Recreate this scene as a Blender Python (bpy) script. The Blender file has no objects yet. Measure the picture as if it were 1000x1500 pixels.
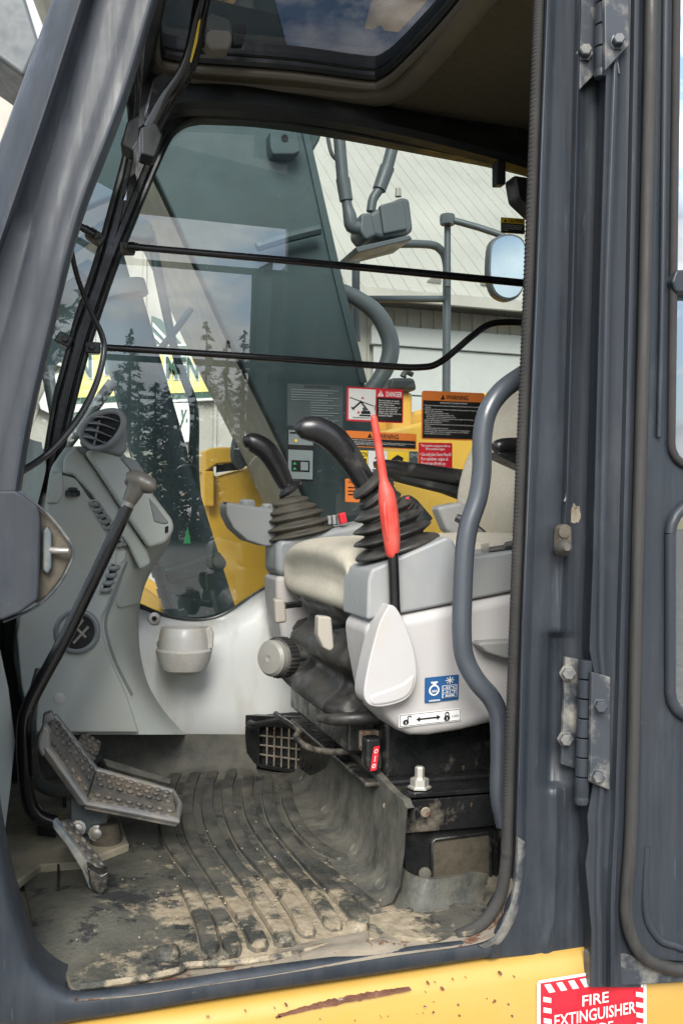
import bpy, bmesh, math, random
from mathutils import Vector, Matrix
random.seed(7)
SC = bpy.context.scene
COL = SC.collection
RAD = math.radians
# ------------------------------------------------------------------ camera
EYE = 1.80
YAW, PITCH, ROLL = RAD(16.8), RAD(0.5), RAD(0.87)
F = 1400.0
cam_d = bpy.data.cameras.new('camera')
cam = bpy.data.objects.new('camera', cam_d)
COL.objects.link(cam)
fwd = Vector((math.sin(YAW) * math.cos(PITCH), math.cos(YAW) * math.cos(PITCH), math.sin(PITCH)))
right0 = Vector((math.cos(YAW), -math.sin(YAW), 0))
up0 = right0.cross(fwd)
right = right0 * math.cos(ROLL) + up0 * math.sin(ROLL)
up = up0 * math.cos(ROLL) - right0 * math.sin(ROLL)
CAM = Vector((0, 0, EYE))
rot = Matrix((right, up, -fwd)).transposed()
cam.matrix_world = Matrix.Translation(CAM) @ rot.to_4x4()
cam_d.sensor_fit = 'VERTICAL'
cam_d.sensor_height = 36.0
cam_d.lens = F / 1500.0 * 36.0
cam_d.clip_start = 0.05
cam_d.clip_end = 3000
SC.camera = cam
# ------------------------------------------------------------------ sky, sun, exposure
SUN_EL, SUN_AZ = RAD(38), RAD(200)      # azimuth clockwise from +Y, where the light comes from
world = bpy.data.worlds.new('World')
SC.world = world
world.use_nodes = True
nt = world.node_tree
nt.nodes.clear()
n_out = nt.nodes.new('ShaderNodeOutputWorld')
n_bg = nt.nodes.new('ShaderNodeBackground')
n_bg.inputs['Strength'].default_value = 0.14
n_sky = nt.nodes.new('ShaderNodeTexSky')
n_sky.sky_type = 'NISHITA'
n_sky.sun_disc = False
n_sky.sun_elevation = SUN_EL
n_sky.sun_rotation = SUN_AZ
n_tc = nt.nodes.new('ShaderNodeTexCoord')
n_map = nt.nodes.new('ShaderNodeMapping')
n_map.inputs['Scale'].default_value = (1.0, 1.0, 2.0)
n_no = nt.nodes.new('ShaderNodeTexNoise')
n_no.inputs['Scale'].default_value = 8.0
n_no.inputs['Detail'].default_value = 9
n_no.inputs['Roughness'].default_value = 0.56
n_cr = nt.nodes.new('ShaderNodeValToRGB')
n_cr.color_ramp.elements[0].position = 0.44
n_cr.color_ramp.elements[1].position = 0.56
n_no2 = nt.nodes.new('ShaderNodeTexNoise')
n_no2.inputs['Scale'].default_value = 7.0
n_no2.inputs['Detail'].default_value = 7
n_cc = nt.nodes.new('ShaderNodeValToRGB')
n_cc.color_ramp.elements[0].position = 0.3
n_cc.color_ramp.elements[0].color = (3.2, 3.5, 4.1, 1)
n_cc.color_ramp.elements[1].position = 0.68
n_cc.color_ramp.elements[1].color = (11.5, 11.5, 11.4, 1)
n_mix = nt.nodes.new('ShaderNodeMixRGB')
L = nt.links.new
L(n_tc.outputs['Generated'], n_map.inputs['Vector'])
L(n_map.outputs['Vector'], n_no.inputs['Vector'])
L(n_map.outputs['Vector'], n_no2.inputs['Vector'])
L(n_no.outputs['Fac'], n_cr.inputs['Fac'])
L(n_no2.outputs['Fac'], n_cc.inputs['Fac'])
L(n_cr.outputs['Color'], n_mix.inputs['Fac'])
L(n_sky.outputs['Color'], n_mix.inputs['Color1'])
L(n_cc.outputs['Color'], n_mix.inputs['Color2'])
L(n_mix.outputs['Color'], n_bg.inputs['Color'])
L(n_bg.outputs['Background'], n_out.inputs['Surface'])
sun_d = bpy.data.lights.new('sun', 'SUN')
sun_d.energy = 3.2
sun_d.angle = RAD(32)
sun_d.color = (1.0, 0.96, 0.9)
sun = bpy.data.objects.new('sun', sun_d)
COL.objects.link(sun)
sd = Vector((math.sin(SUN_AZ) * math.cos(SUN_EL), math.cos(SUN_AZ) * math.cos(SUN_EL), math.sin(SUN_EL)))
sun.rotation_euler = (-sd).to_track_quat('-Z', 'Y').to_euler()
sun.location = sd * 30
SC.view_settings.view_transform = 'Standard'
SC.view_settings.look = 'None'
SC.view_settings.exposure = 0.85
SC.view_settings.gamma = 1
SC.view_settings.use_curve_mapping = False
SC.render.engine = 'CYCLES'
cy = SC.cycles
cy.use_denoising = True
cy.denoiser = 'OPENIMAGEDENOISE'
cy.denoising_input_passes = 'RGB_ALBEDO_NORMAL'
cy.denoising_prefilter = 'ACCURATE'
cy.max_bounces = 12
cy.diffuse_bounces = 7
cy.glossy_bounces = 4
cy.transmission_bounces = 6
cy.transparent_max_bounces = 12
cy.caustics_reflective = False
cy.caustics_refractive = False
cy.sample_clamp_indirect = 8
# ------------------------------------------------------------------ pixel of the photo -> point on a plane of the place
def ray(px, py):
    return right * ((px - 500) / F) + up * (-(py - 750) / F) + fwd
def P(px, py, Y):
    d = ray(px, py)
    return CAM + d * (Y / d.y)
def PZ(px, py, Z):
    d = ray(px, py)
    return CAM + d * ((Z - EYE) / d.z)
def dep(p):
    return (p - CAM).dot(fwd)
def R(p, r):
    return r * dep(p) / F
# ------------------------------------------------------------------ materials
MATS = {}
def M(name, col, rough=0.5, metal=0.0, var=0.12, vs=5.0, dirt=None, damt=0.0, ds=4.0, dsharp=0.12, bump=0.0, bs=120.0,
      coat=0.0, spec=0.5, wear=None, wamt=0.0, ws=14.0, stretch=(1, 1, 1), emit=0.0, rvar=0.15, scratch=0.0):
    m = bpy.data.materials.new(name)
    m.use_nodes = True
    t = m.node_tree
    N, K = t.nodes, t.links.new
    b = N['Principled BSDF']
    tc = N.new('ShaderNodeTexCoord')
    geo = N.new('ShaderNodeNewGeometry')
    def noise(scale, detail=6, rgh=0.6, st=None):
        n = N.new('ShaderNodeTexNoise')
        n.inputs['Scale'].default_value = scale
        n.inputs['Detail'].default_value = detail
        n.inputs['Roughness'].default_value = rgh
        if st:
            mp = N.new('ShaderNodeMapping')
            mp.inputs['Scale'].default_value = st
            K(geo.outputs['Position'], mp.inputs['Vector'])
            K(mp.outputs['Vector'], n.inputs['Vector'])
        else:
            K(geo.outputs['Position'], n.inputs['Vector'])
        return n.outputs['Fac']
    def ramp(fac, p0, c0, p1, c1):
        r = N.new('ShaderNodeValToRGB')
        r.color_ramp.elements[0].position = max(0, p0)
        r.color_ramp.elements[1].position = min(1, p1)
        r.color_ramp.elements[0].color = (*c0, 1)
        r.color_ramp.elements[1].color = (*c1, 1)
        K(fac, r.inputs['Fac'])
        return r.outputs['Color']
    def mix(f, a, c):
        x = N.new('ShaderNodeMixRGB')
        if isinstance(f, float):
            x.inputs['Fac'].default_value = f
        else:
            K(f, x.inputs['Fac'])
        K(a, x.inputs['Color1'])
        if isinstance(c, tuple):
            x.inputs['Color2'].default_value = (*c, 1)
        else:
            K(c, x.inputs['Color2'])
        return x.outputs['Color']
    lo = tuple(max(0, c * (1 - var)) for c in col)
    hi = tuple(min(1, c * (1 + var)) for c in col)
    c = ramp(noise(vs), 0.3, lo, 0.7, hi)
    fac_d = None
    if dirt and damt > 0:
        th = 0.72 - 0.44 * damt
        fac_d = ramp(noise(ds, 9, 0.68, stretch), th - dsharp, (0, 0, 0), th + dsharp, (1, 1, 1))
        c = mix(fac_d, c, dirt)
    if wear and wamt > 0:
        th = 0.75 - 0.3 * wamt
        fw = ramp(noise(ws, 10, 0.75), th - 0.02, (0, 0, 0), th + 0.02, (1, 1, 1))
        c = mix(fw, c, wear)
    if scratch > 0:
        f1 = ramp(noise(3.5, 9, 0.72, (3.0, 3.0, 1.0)), 0.52, (0, 0, 0), 0.72, (scratch * .8,) * 3)
        c = mix(f1, c, tuple(min(1, x * 1.6 + 0.05) for x in col))
        f2 = ramp(noise(22, 2, 0.5, (9.0, 9.0, 0.6)), 0.70, (0, 0, 0), 0.76, (scratch,) * 3)
        c = mix(f2, c, tuple(min(1, x * 1.8 + 0.05) for x in col))
    K(c, b.inputs['Base Color'])
    b.inputs['Metallic'].default_value = metal
    b.inputs['Specular IOR Level'].default_value = spec
    rr = ramp(noise(vs * 3.1), 0.3, (max(0.02, rough - rvar),) * 3, 0.7, (min(1, rough + rvar),) * 3)
    if fac_d is not None:
        rr = mix(fac_d, rr, (0.9, 0.9, 0.9))
    K(rr, b.inputs['Roughness'])
    if coat:
        b.inputs['Coat Weight'].default_value = coat
        b.inputs['Coat Roughness'].default_value = 0.12
    if bump > 0:
        bp = N.new('ShaderNodeBump')
        bp.inputs['Strength'].default_value = bump
        bp.inputs['Distance'].default_value = 0.004
        K(noise(bs, 4, 0.6), bp.inputs['Height'])
        K(bp.outputs['Normal'], b.inputs['Normal'])
    MATS[name] = m
    return m
def glass(name, tint, rough=0.0, dust=0.0, refl=1.0):
    m = bpy.data.materials.new(name)
    m.use_nodes = True
    t = m.node_tree
    N, K = t.nodes, t.links.new
    N.clear()
    out = N.new('ShaderNodeOutputMaterial')
    tr = N.new('ShaderNodeBsdfTransparent')
    tr.inputs['Color'].default_value = (*tint, 1)
    gl = N.new('ShaderNodeBsdfGlossy')
    gl.inputs['Roughness'].default_value = rough
    gl.inputs['Color'].default_value = (refl, refl, refl, 1)
    fr = N.new('ShaderNodeFresnel')
    fr.inputs['IOR'].default_value = 1.52
    mul = N.new('ShaderNodeMath')
    mul.operation = 'MULTIPLY'
    mul.inputs[1].default_value = 2.6
    mul.use_clamp = True
    K(fr.outputs['Fac'], mul.inputs[0])
    mx = N.new('ShaderNodeMixShader')
    K(mul.outputs[0], mx.inputs['Fac'])
    K(tr.outputs[0], mx.inputs[1])
    K(gl.outputs[0], mx.inputs[2])
    last = mx.outputs[0]
    if dust > 0:
        df = N.new('ShaderNodeBsdfDiffuse')
        df.inputs['Color'].default_value = (0.46, 0.55, 0.53, 1)
        geo = N.new('ShaderNodeNewGeometry')
        n = N.new('ShaderNodeTexNoise')
        n.inputs['Scale'].default_value = 5
        n.inputs['Detail'].default_value = 8
        mp = N.new('ShaderNodeMapping')
        mp.inputs['Rotation'].default_value = (0, RAD(25), 0)
        mp.inputs['Scale'].default_value = (5, 1, 0.7)
        K(geo.outputs['Position'], mp.inputs['Vector'])
        K(mp.outputs['Vector'], n.inputs['Vector'])
        n2 = N.new('ShaderNodeTexNoise')
        n2.inputs['Scale'].default_value = 160
        n2.inputs['Detail'].default_value = 2
        K(geo.outputs['Position'], n2.inputs['Vector'])
        r2 = N.new('ShaderNodeValToRGB')
        r2.color_ramp.elements[0].position = 0.72
        r2.color_ramp.elements[1].position = 0.77
        r2.color_ramp.elements[1].color = (0.35, 0.35, 0.35, 1)
        K(n2.outputs['Fac'], r2.inputs['Fac'])
        r = N.new('ShaderNodeValToRGB')
        r.color_ramp.elements[0].position = 0.42
        r.color_ramp.elements[0].color = (dust * 0.35,) * 3 + (1,)
        r.color_ramp.elements[1].position = 0.78
        r.color_ramp.elements[1].color = (dust,) * 3 + (1,)
        K(n.outputs['Fac'], r.inputs['Fac'])
        ad = N.new('ShaderNodeMath')
        ad.operation = 'ADD'
        K(r.outputs['Color'], ad.inputs[0])
        K(r2.outputs['Color'], ad.inputs[1])
        m2 = N.new('ShaderNodeMixShader')
        K(ad.outputs[0], m2.inputs['Fac'])
        K(last, m2.inputs[1])
        K(df.outputs[0], m2.inputs[2])
        last = m2.outputs[0]
    K(last, out.inputs['Surface'])
    MATS[name] = m
    return m
M('dirty_metal', (0.055, 0.048, 0.036), 0.8, var=0.35, vs=30, dirt=(0.115, 0.095, 0.065), damt=0.4, ds=18, bump=0.2)
DUST = (0.42, 0.36, 0.26)
M('navy_paint', (0.021, 0.0265, 0.034), 0.36, var=0.10, dirt=(0.040, 0.044, 0.050), damt=0.25, ds=2.5, dsharp=0.2, coat=0.08, scratch=0.35, stretch=(14, 14, 0.5), bump=0.05, bs=700, wear=(0.30, 0.28, 0.24), wamt=0.15, ws=70, spec=0.3)
M('navy_gloss', (0.030, 0.036, 0.045), 0.2, var=0.15, spec=0.9, coat=0.6, rvar=0.06, wear=(0.30, 0.28, 0.24), wamt=0.1, ws=70)
M('navy_dusty', (0.036, 0.042, 0.051), 0.5, var=0.15, dirt=(0.24, 0.23, 0.20), damt=0.30, ds=15, dsharp=0.10, bump=0.05, bs=60)
M('rust_lip', (0.155, 0.135, 0.105), 0.8, var=0.3, vs=20, dirt=(0.25, 0.215, 0.16), damt=0.5, ds=12, wear=(0.10, 0.042, 0.022), wamt=0.62, ws=22, bump=0.3, bs=90, stretch=(1, 3, 3))
M('yellow_paint', (0.47, 0.285, 0.060), 0.42, var=0.06, vs=3, dirt=(0.40, 0.27, 0.09), damt=0.3, ds=3, dsharp=0.2, coat=0.15, wear=(0.13, 0.055, 0.03), wamt=0.18, ws=26)
M('yellow_far', (0.74, 0.42, 0.045), 0.45, var=0.08, dirt=(0.12, 0.09, 0.05), damt=0.08, ds=9, dsharp=0.05)
M('rust', (0.14, 0.06, 0.035), 0.9, var=0.4, vs=60, wear=(0.38, 0.33, 0.28), wamt=0.55, ws=50, bump=0.4, bs=200)
M('seal_rubber', (0.016, 0.016, 0.016), 0.75, var=0.35, vs=420, dirt=(0.048, 0.046, 0.042), damt=0.42, ds=9, dsharp=0.25, bump=0.5, bs=700, stretch=(1, 1, 1))
M('black_rubber', (0.022, 0.022, 0.022), 0.55, var=0.25, vs=12, dirt=(0.16, 0.14, 0.11), damt=0.22, ds=9, dsharp=0.16, bump=0.06, bs=200)
M('strip_rubber', (0.017, 0.017, 0.0165), 0.45, var=0.3, vs=9, dirt=(0.038, 0.036, 0.033), damt=0.45, ds=4, dsharp=0.2, stretch=(20, 20, 1), bump=0.05)
M('black_paint', (0.016, 0.017, 0.018), 0.32, var=0.2, dirt=(0.30, 0.25, 0.18), damt=0.14, ds=14, dsharp=0.1, wear=(0.20, 0.11, 0.06), wamt=0.16, ws=40, bump=0.08, bs=70)
M('black_steel', (0.012, 0.013, 0.013), 0.3, var=0.25, vs=14, dirt=(0.20, 0.17, 0.125), damt=0.17, ds=9, dsharp=0.09, wear=(0.18, 0.11, 0.07), wamt=0.26, ws=26, bump=0.12, bs=90)
M('trim_black', (0.011, 0.014, 0.015), 0.45, var=0.2, bump=0.04, dirt=(0.08, 0.08, 0.07), damt=0.15, ds=8)
M('gloss_black', (0.008, 0.008, 0.009), 0.2, var=0.1, spec=0.6)
M('grip_black', (0.012, 0.012, 0.013), 0.30, var=0.1, spec=0.6, rvar=0.08, bump=0.04, bs=350, dirt=(0.08, 0.075, 0.06), damt=0.1, ds=15)
M('bellows_rubber', (0.019, 0.0185, 0.018), 0.42, var=0.2, vs=20, dirt=(0.085, 0.076, 0.058), damt=0.24, ds=14, dsharp=0.2, bump=0.05)
M('bellows_tan', (0.036, 0.035, 0.029), 0.6, var=0.2, vs=18, dirt=(0.085, 0.076, 0.055), damt=0.35, ds=16, dsharp=0.2)
M('console_green', (0.41, 0.45, 0.425), 0.46, var=0.06, vs=4, dirt=(0.46, 0.46, 0.40), damt=0.34, ds=6, dsharp=0.16, bump=0.08, bs=420, wear=(0.56, 0.56, 0.51), wamt=0.14, ws=36)
M('console_grey', (0.245, 0.258, 0.265), 0.42, var=0.05, bump=0.04, bs=420, dirt=(0.30, 0.29, 0.26), damt=0.12, ds=6, dsharp=0.2)
M('console_dark', (0.21, 0.228, 0.235), 0.42, var=0.06, bump=0.04, bs=420, dirt=(0.25, 0.24, 0.21), damt=0.12, ds=6, dsharp=0.2)
M('panel_white', (0.43, 0.42, 0.415), 0.42, var=0.03, bump=0.06, bs=420, dirt=(0.40, 0.37, 0.33), damt=0.22, ds=9, dsharp=0.18, wear=(0.33, 0.29, 0.22), wamt=0.09, ws=40)
M('trim_white', (0.60, 0.62, 0.605), 0.42, var=0.04, dirt=(0.43, 0.41, 0.35), damt=0.20, ds=5, dsharp=0.14, wear=(0.33, 0.29, 0.21), wamt=0.10, ws=22, stretch=(2, 2, 0.6), bump=0.03, bs=300)
M('cup_cream', (0.50, 0.495, 0.465), 0.4, var=0.05, dirt=(0.36, 0.31, 0.23), damt=0.20, ds=14, dsharp=0.15)
M('beige_plastic', (0.33, 0.31, 0.265), 0.45, var=0.06, dirt=(0.32, 0.28, 0.22), damt=0.2, ds=16)
M('fabric', (0.51, 0.475, 0.39), 0.95, var=0.10, vs=130, dirt=(0.42, 0.37, 0.29), damt=0.25, ds=6, dsharp=0.2, bump=0.35, bs=600, spec=0.2, wear=(0.17, 0.14, 0.10), wamt=0.02, ws=25)
M('grey_tube', (0.055, 0.064, 0.076), 0.36, var=0.07, coat=0.1, bump=0.03, bs=60, wear=(0.33, 0.30, 0.25), wamt=0.05, ws=60)
M('red_plastic', (0.56, 0.045, 0.032), 0.32, var=0.12, vs=14, dirt=(0.48, 0.12, 0.085), damt=0.25, ds=18, dsharp=0.2)
M('headliner', (0.20, 0.175, 0.12), 0.95, var=0.12, vs=60, bump=0.2, bs=400, spec=0.2)
M('taupe', (0.20, 0.18, 0.14), 0.6, var=0.08)
M('rib_rubber', (0.034, 0.036, 0.032), 0.55, var=0.4, vs=9, dirt=(0.11, 0.10, 0.075), damt=0.36, ds=12, dsharp=0.14, wear=(0.022, 0.023, 0.022), wamt=0.40, ws=22, bump=0.5, bs=150)
M('dust_line', (0.145, 0.13, 0.098), 0.95, var=0.35, vs=40, dirt=(0.06, 0.058, 0.048), damt=0.4, ds=20, bump=0.3)
M('grit', (0.30, 0.26, 0.19), 0.95, var=0.5, vs=90)
M('pale_olive', (0.235, 0.22, 0.165), 0.7, var=0.12, dirt=(0.17, 0.165, 0.125), damt=0.3, ds=4)
M('mat_rubber', (0.046, 0.048, 0.040), 0.6, var=0.4, vs=7, dirt=(0.088, 0.083, 0.064), damt=0.38, ds=9, dsharp=0.14, wear=(0.018, 0.019, 0.019), wamt=0.66, ws=13, bump=0.6, bs=130)
def mud_mask(name, centre, reach, amount):
    """mud trodden into the mat: strongest round one spot, broken up by noise"""
    t = MATS[name].node_tree
    N, K = t.nodes, t.links.new
    b = N['Principled BSDF']
    src = b.inputs['Base Color'].links[0].from_socket
    geo = N.new('ShaderNodeNewGeometry')
    d = N.new('ShaderNodeVectorMath'); d.operation = 'DISTANCE'
    K(geo.outputs['Position'], d.inputs[0]); d.inputs[1].default_value = centre
    mr = N.new('ShaderNodeMapRange')
    mr.inputs['From Min'].default_value = 0; mr.inputs['From Max'].default_value = reach
    mr.inputs['To Min'].default_value = amount; mr.inputs['To Max'].default_value = -0.30
    K(d.outputs['Value'], mr.inputs['Value'])
    n = N.new('ShaderNodeTexNoise'); n.inputs['Scale'].default_value = 13; n.inputs['Detail'].default_value = 10; n.inputs['Roughness'].default_value = 0.72
    mp = N.new('ShaderNodeMapping'); mp.inputs['Scale'].default_value = (1.2, 1.2, 1)
    K(geo.outputs['Position'], mp.inputs['Vector']); K(mp.outputs['Vector'], n.inputs['Vector'])
    a = N.new('ShaderNodeMath'); a.operation = 'ADD'
    K(n.outputs['Fac'], a.inputs[0]); K(mr.outputs['Result'], a.inputs[1])
    r = N.new('ShaderNodeValToRGB')
    r.color_ramp.elements[0].position = 0.50; r.color_ramp.elements[1].position = 0.58
    K(a.outputs[0], r.inputs['Fac'])
    n2 = N.new('ShaderNodeTexNoise'); n2.inputs['Scale'].default_value = 60; n2.inputs['Detail'].default_value = 6
    K(geo.outputs['Position'], n2.inputs['Vector'])
    r2 = N.new('ShaderNodeValToRGB')
    r2.color_ramp.elements[0].position = 0.3; r2.color_ramp.elements[1].position = 0.7
    r2.color_ramp.elements[0].color = (0.20, 0.165, 0.11, 1); r2.color_ramp.elements[1].color = (0.34, 0.285, 0.20, 1)
    K(n2.outputs['Fac'], r2.inputs['Fac'])
    m = N.new('ShaderNodeMixRGB')
    K(r.outputs['Color'], m.inputs['Fac']); K(src, m.inputs['Color1']); K(r2.outputs['Color'], m.inputs['Color2'])
    K(m.outputs['Color'], b.inputs['Base Color'])
M('mat_side', (0.038, 0.041, 0.037), 0.6, var=0.4, vs=14, dirt=(0.13, 0.122, 0.095), damt=0.44, ds=22, dsharp=0.20, bump=0.3, bs=160, wear=(0.21, 0.19, 0.15), wamt=0.18, ws=40)
M('floor_metal', (0.135, 0.135, 0.10), 0.75, var=0.25, vs=8, dirt=(0.28, 0.24, 0.165), damt=0.4, ds=8, bump=0.3)
M('pedal_metal', (0.105, 0.103, 0.097), 0.5, metal=0.2, var=0.25, vs=18, dirt=(0.25, 0.21, 0.155), damt=0.4, ds=18, dsharp=0.12, bump=0.3, bs=160)
M('pedal_edge', (0.20, 0.20, 0.195), 0.42, metal=0.4, var=0.2, vs=18, dirt=(0.27, 0.24, 0.19), damt=0.3, ds=18, bump=0.15)
M('blue_steel', (0.085, 0.105, 0.112), 0.5, var=0.2, vs=14, dirt=(0.27, 0.24, 0.18), damt=0.25, ds=14, bump=0.1)
M('steel', (0.30, 0.29, 0.27), 0.45, metal=0.6, var=0.2, vs=40, dirt=(0.33, 0.29, 0.22), damt=0.2, ds=30)
M('zinc', (0.60, 0.58, 0.52), 0.4, metal=0.6, var=0.1)
M('knob_cap', (0.20, 0.195, 0.172), 0.45, var=0.08)
M('knob_taupe', (0.125, 0.115, 0.098), 0.36, var=0.08)
M('boom_grey', (0.032, 0.062, 0.067), 0.5, var=0.12, vs=4, dirt=(0.055, 0.074, 0.076), damt=0.3, ds=3, dsharp=0.2, wear=(0.22, 0.22, 0.2), wamt=0.03, ws=30)
M('rail_grey', (0.085, 0.098, 0.105), 0.45, var=0.1)
M('hose_black', (0.035, 0.042, 0.046), 0.55, var=0.15)
M('building_cream', (0.47, 0.445, 0.39), 0.6, var=0.10, vs=0.8, dirt=(0.33, 0.31, 0.27), damt=0.3, ds=0.9, dsharp=0.2)
M('roof_cream', (0.43, 0.41, 0.36), 0.6, var=0.10, vs=0.5)
M('door_white', (0.50, 0.50, 0.48), 0.6, var=0.03)
M('eave_brown', (0.10, 0.085, 0.065), 0.7)
M('gravel', (0.20, 0.19, 0.17), 0.95, var=0.35, vs=3.0, dirt=(0.12, 0.11, 0.10), damt=0.4, ds=20, bump=0.6, bs=30)
M('sign_yellow', (0.80, 0.70, 0.25), 0.5, var=0.02)
M('sign_white', (0.78, 0.78, 0.74), 0.5, var=0.02)
M('sign_green', (0.045, 0.10, 0.065), 0.5, var=0.03)
M('bark', (0.075, 0.055, 0.04), 0.95, var=0.3)
M('needles', (0.040, 0.062, 0.034), 0.8, var=0.35, vs=1.3)
M('needles_blue', (0.036, 0.056, 0.040), 0.8, var=0.35, vs=1.3)
M('st_red', (0.60, 0.02, 0.035), 0.35, var=0.02)
M('st_orange', (0.68, 0.19, 0.035), 0.35, var=0.02)
M('st_black', (0.012, 0.012, 0.012), 0.35, var=0.02)
M('st_white', (0.66, 0.66, 0.64), 0.4, var=0.02)
M('st_yellow', (0.78, 0.54, 0.035), 0.4, var=0.02)
M('st_blue', (0.02, 0.085, 0.22), 0.35, var=0.02)
M('st_grey', (0.20, 0.245, 0.245), 0.4, var=0.04)
M('st_darkgrey', (0.055, 0.075, 0.078), 0.4, var=0.04)
M('st_green', (0.03, 0.33, 0.12), 0.4, var=0.04)
M('mirror', (0.55, 0.62, 0.66), 0.08, metal=1.0, var=0.02, rvar=0.02)
M('chrome_bright', (0.75, 0.75, 0.75), 0.12, metal=1.0, var=0.02, rvar=0.03)
M('dark_void', (0.006, 0.007, 0.007), 0.8, var=0.1)
M('foam_brown', (0.065, 0.055, 0.038), 0.95, var=0.3, vs=60, bump=0.4, bs=300)
glass('window_glass', (0.65, 0.715, 0.695), dust=0.06)
glass('windshield_glass', (0.86, 0.92, 0.90), dust=0.02)
glass('hatch_glass', (0.095, 0.098, 0.108), dust=0.11)
glass('door_glass', (0.70, 0.80, 0.78), dust=0.05)
# ------------------------------------------------------------------ mesh building
WL = {}
def spline(pts, n=6):
    """Catmull-Rom through tuples of any length"""
    k = len(pts)
    if k < 3:
        return [tuple(p) for p in pts]
    out = []
    for i in range(k - 1):
        p0, p1, p2, p3 = pts[max(i - 1, 0)], pts[i], pts[i + 1], pts[min(i + 2, k - 1)]
        for j in range(n):
            t = j / n
            out.append(tuple(0.5 * (2 * b + (c - a) * t + (2 * a - 5 * b + 4 * c - d) * t * t + (-a + 3 * b - 3 * c + d) * t ** 3)
                             for a, b, c, d in zip(p0, p1, p2, p3)))
    out.append(tuple(pts[-1]))
    return out
class MB:
    def __init__(s):
        s.v, s.f, s.m, s.mats = [], [], [], []
    def mi(s, mat):
        if mat not in s.mats:
            s.mats.append(mat)
        return s.mats.index(mat)
    def add(s, vs, fs, mat=None):
        o = len(s.v)
        s.v += [Vector(v) for v in vs]
        k = s.mi(mat) if mat else 0
        for f in fs:
            s.f.append([i + o for i in f])
            s.m.append(k)
        return s
    def grid(s, rows, mat=None, close=False, caps=False):
        n, c = len(rows), len(rows[0])
        vs = [p for r in rows for p in r]
        fs = []
        for i in range(n - 1):
            for j in range(c if close else c - 1):
                a, b = i * c + j, i * c + (j + 1) % c
                fs.append((a, b, b + c, a + c))
        if caps:
            fs.append(list(range(c))[::-1])
            fs.append([(n - 1) * c + j for j in range(c)])
        return s.add(vs, fs, mat)
    def tube(s, pts, rad, seg=12, mat=None, caps=True, flat=1.0):
        pts = [Vector(p) for p in pts]
        n = len(pts)
        if not isinstance(rad, (list, tuple)):
            rad = [rad] * n
        rows = []
        u = None
        for i in range(n):
            t = (pts[min(i + 1, n - 1)] - pts[max(i - 1, 0)]).normalized()
            if u is None:
                u = t.cross(Vector((0.13, 1, 0.21))).normalized()
            else:
                u = (u - t * u.dot(t)).normalized()
            w = t.cross(u)
            rows.append([pts[i] + (u * math.cos(a) * rad[i] + w * math.sin(a) * rad[i] * flat)
                         for a in [2 * math.pi * k / seg for k in range(seg)]])
        return s.grid(rows, mat, True, caps)
    def ptube(s, spec, seg=12, n=5, mat=None, caps=True):
        """spec: (px, py, Y, radius in px) control points"""
        sp = spline(spec, n)
        pts = [P(a, b, c) for a, b, c, _ in sp]
        return s.tube(pts, [R(p, q[3]) for p, q in zip(pts, sp)], seg, mat, caps)
    def prism(s, poly, off, mat=None):
        off = Vector(off)
        a = [Vector(p) for p in poly]
        n = len(a)
        vs = a + [p + off for p in a]
        fs = [list(range(n)), list(range(n, 2 * n))[::-1]]
        fs += [(i, i + n, (i + 1) % n + n, (i + 1) % n) for i in range(n)]
        return s.add(vs, fs, mat)
    def pprism(s, poly, Y, th, mat=None, sm=0):
        """outline in photo pixels on the plane Y, thickness th away from the viewer"""
        if sm:
            poly = spline(list(poly) + [poly[0]], sm)[:-1]
        return s.prism([P(a, b, Y) for a, b in poly], (0, th, 0), mat)
    def box(s, c, d, mat=None, rot=None):
        c = Vector(c)
        h = [x / 2 for x in d]
        vs = [Vector((x * h[0], y * h[1], z * h[2])) for x in (-1, 1) for y in (-1, 1) for z in (-1, 1)]
        if rot:
            vs = [rot @ v for v in vs]
        return s.add([c + v for v in vs], [(0, 1, 3, 2), (4, 6, 7, 5), (0, 4, 5, 1), (2, 3, 7, 6), (0, 2, 6, 4), (1, 5, 7, 3)], mat)
    def bb(s, lo, hi, mat=None):
        return s.box([(a + b) / 2 for a, b in zip(lo, hi)], [abs(b - a) for a, b in zip(lo, hi)], mat)
    def lathe(s, o, axis, prof, seg=20, mat=None, sq=1.0, ref=None):
        """prof: (radius, height) along axis from o"""
        o, ax = Vector(o), Vector(axis).normalized()
        u = ax.cross(Vector(ref) if ref else Vector((0.3, 0.9, 0.1)) if abs(ax.z) > 0.5 else Vector((0, 0, 1))).normalized()
        w = ax.cross(u)
        rows = [[o + ax * h + (u * math.cos(2 * math.pi * k / seg) + w * math.sin(2 * math.pi * k / seg) * sq) * max(r, 1e-4)
                 for k in range(seg)] for r, h in prof]
        return s.grid(rows, mat, True, True)
    def holes(s, outer, hs, off, mat=None):
        """flat plate with holes; loops are lists of points, off = thickness vector"""
        bm = bmesh.new()
        es = []
        for lp in [outer] + list(hs):
            vv = [bm.verts.new(p) for p in lp]
            for i in range(len(vv)):
                es.append(bm.edges.new((vv[i], vv[(i + 1) % len(vv)])))
        r = bmesh.ops.triangle_fill(bm, use_beauty=True, use_dissolve=False, edges=es)
        fs = [g for g in r['geom'] if isinstance(g, bmesh.types.BMFace)]
        ex = bmesh.ops.extrude_face_region(bm, geom=fs)
        vs = [g for g in ex['geom'] if isinstance(g, bmesh.types.BMVert)]
        bmesh.ops.translate(bm, verts=vs, vec=Vector(off))
        bmesh.ops.recalc_face_normals(bm, faces=bm.faces[:])
        bm.verts.index_update()
        s.add([v.co.copy() for v in bm.verts], [[v.index for v in f.verts] for f in bm.faces], mat)
        bm.free()
        return s
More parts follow.
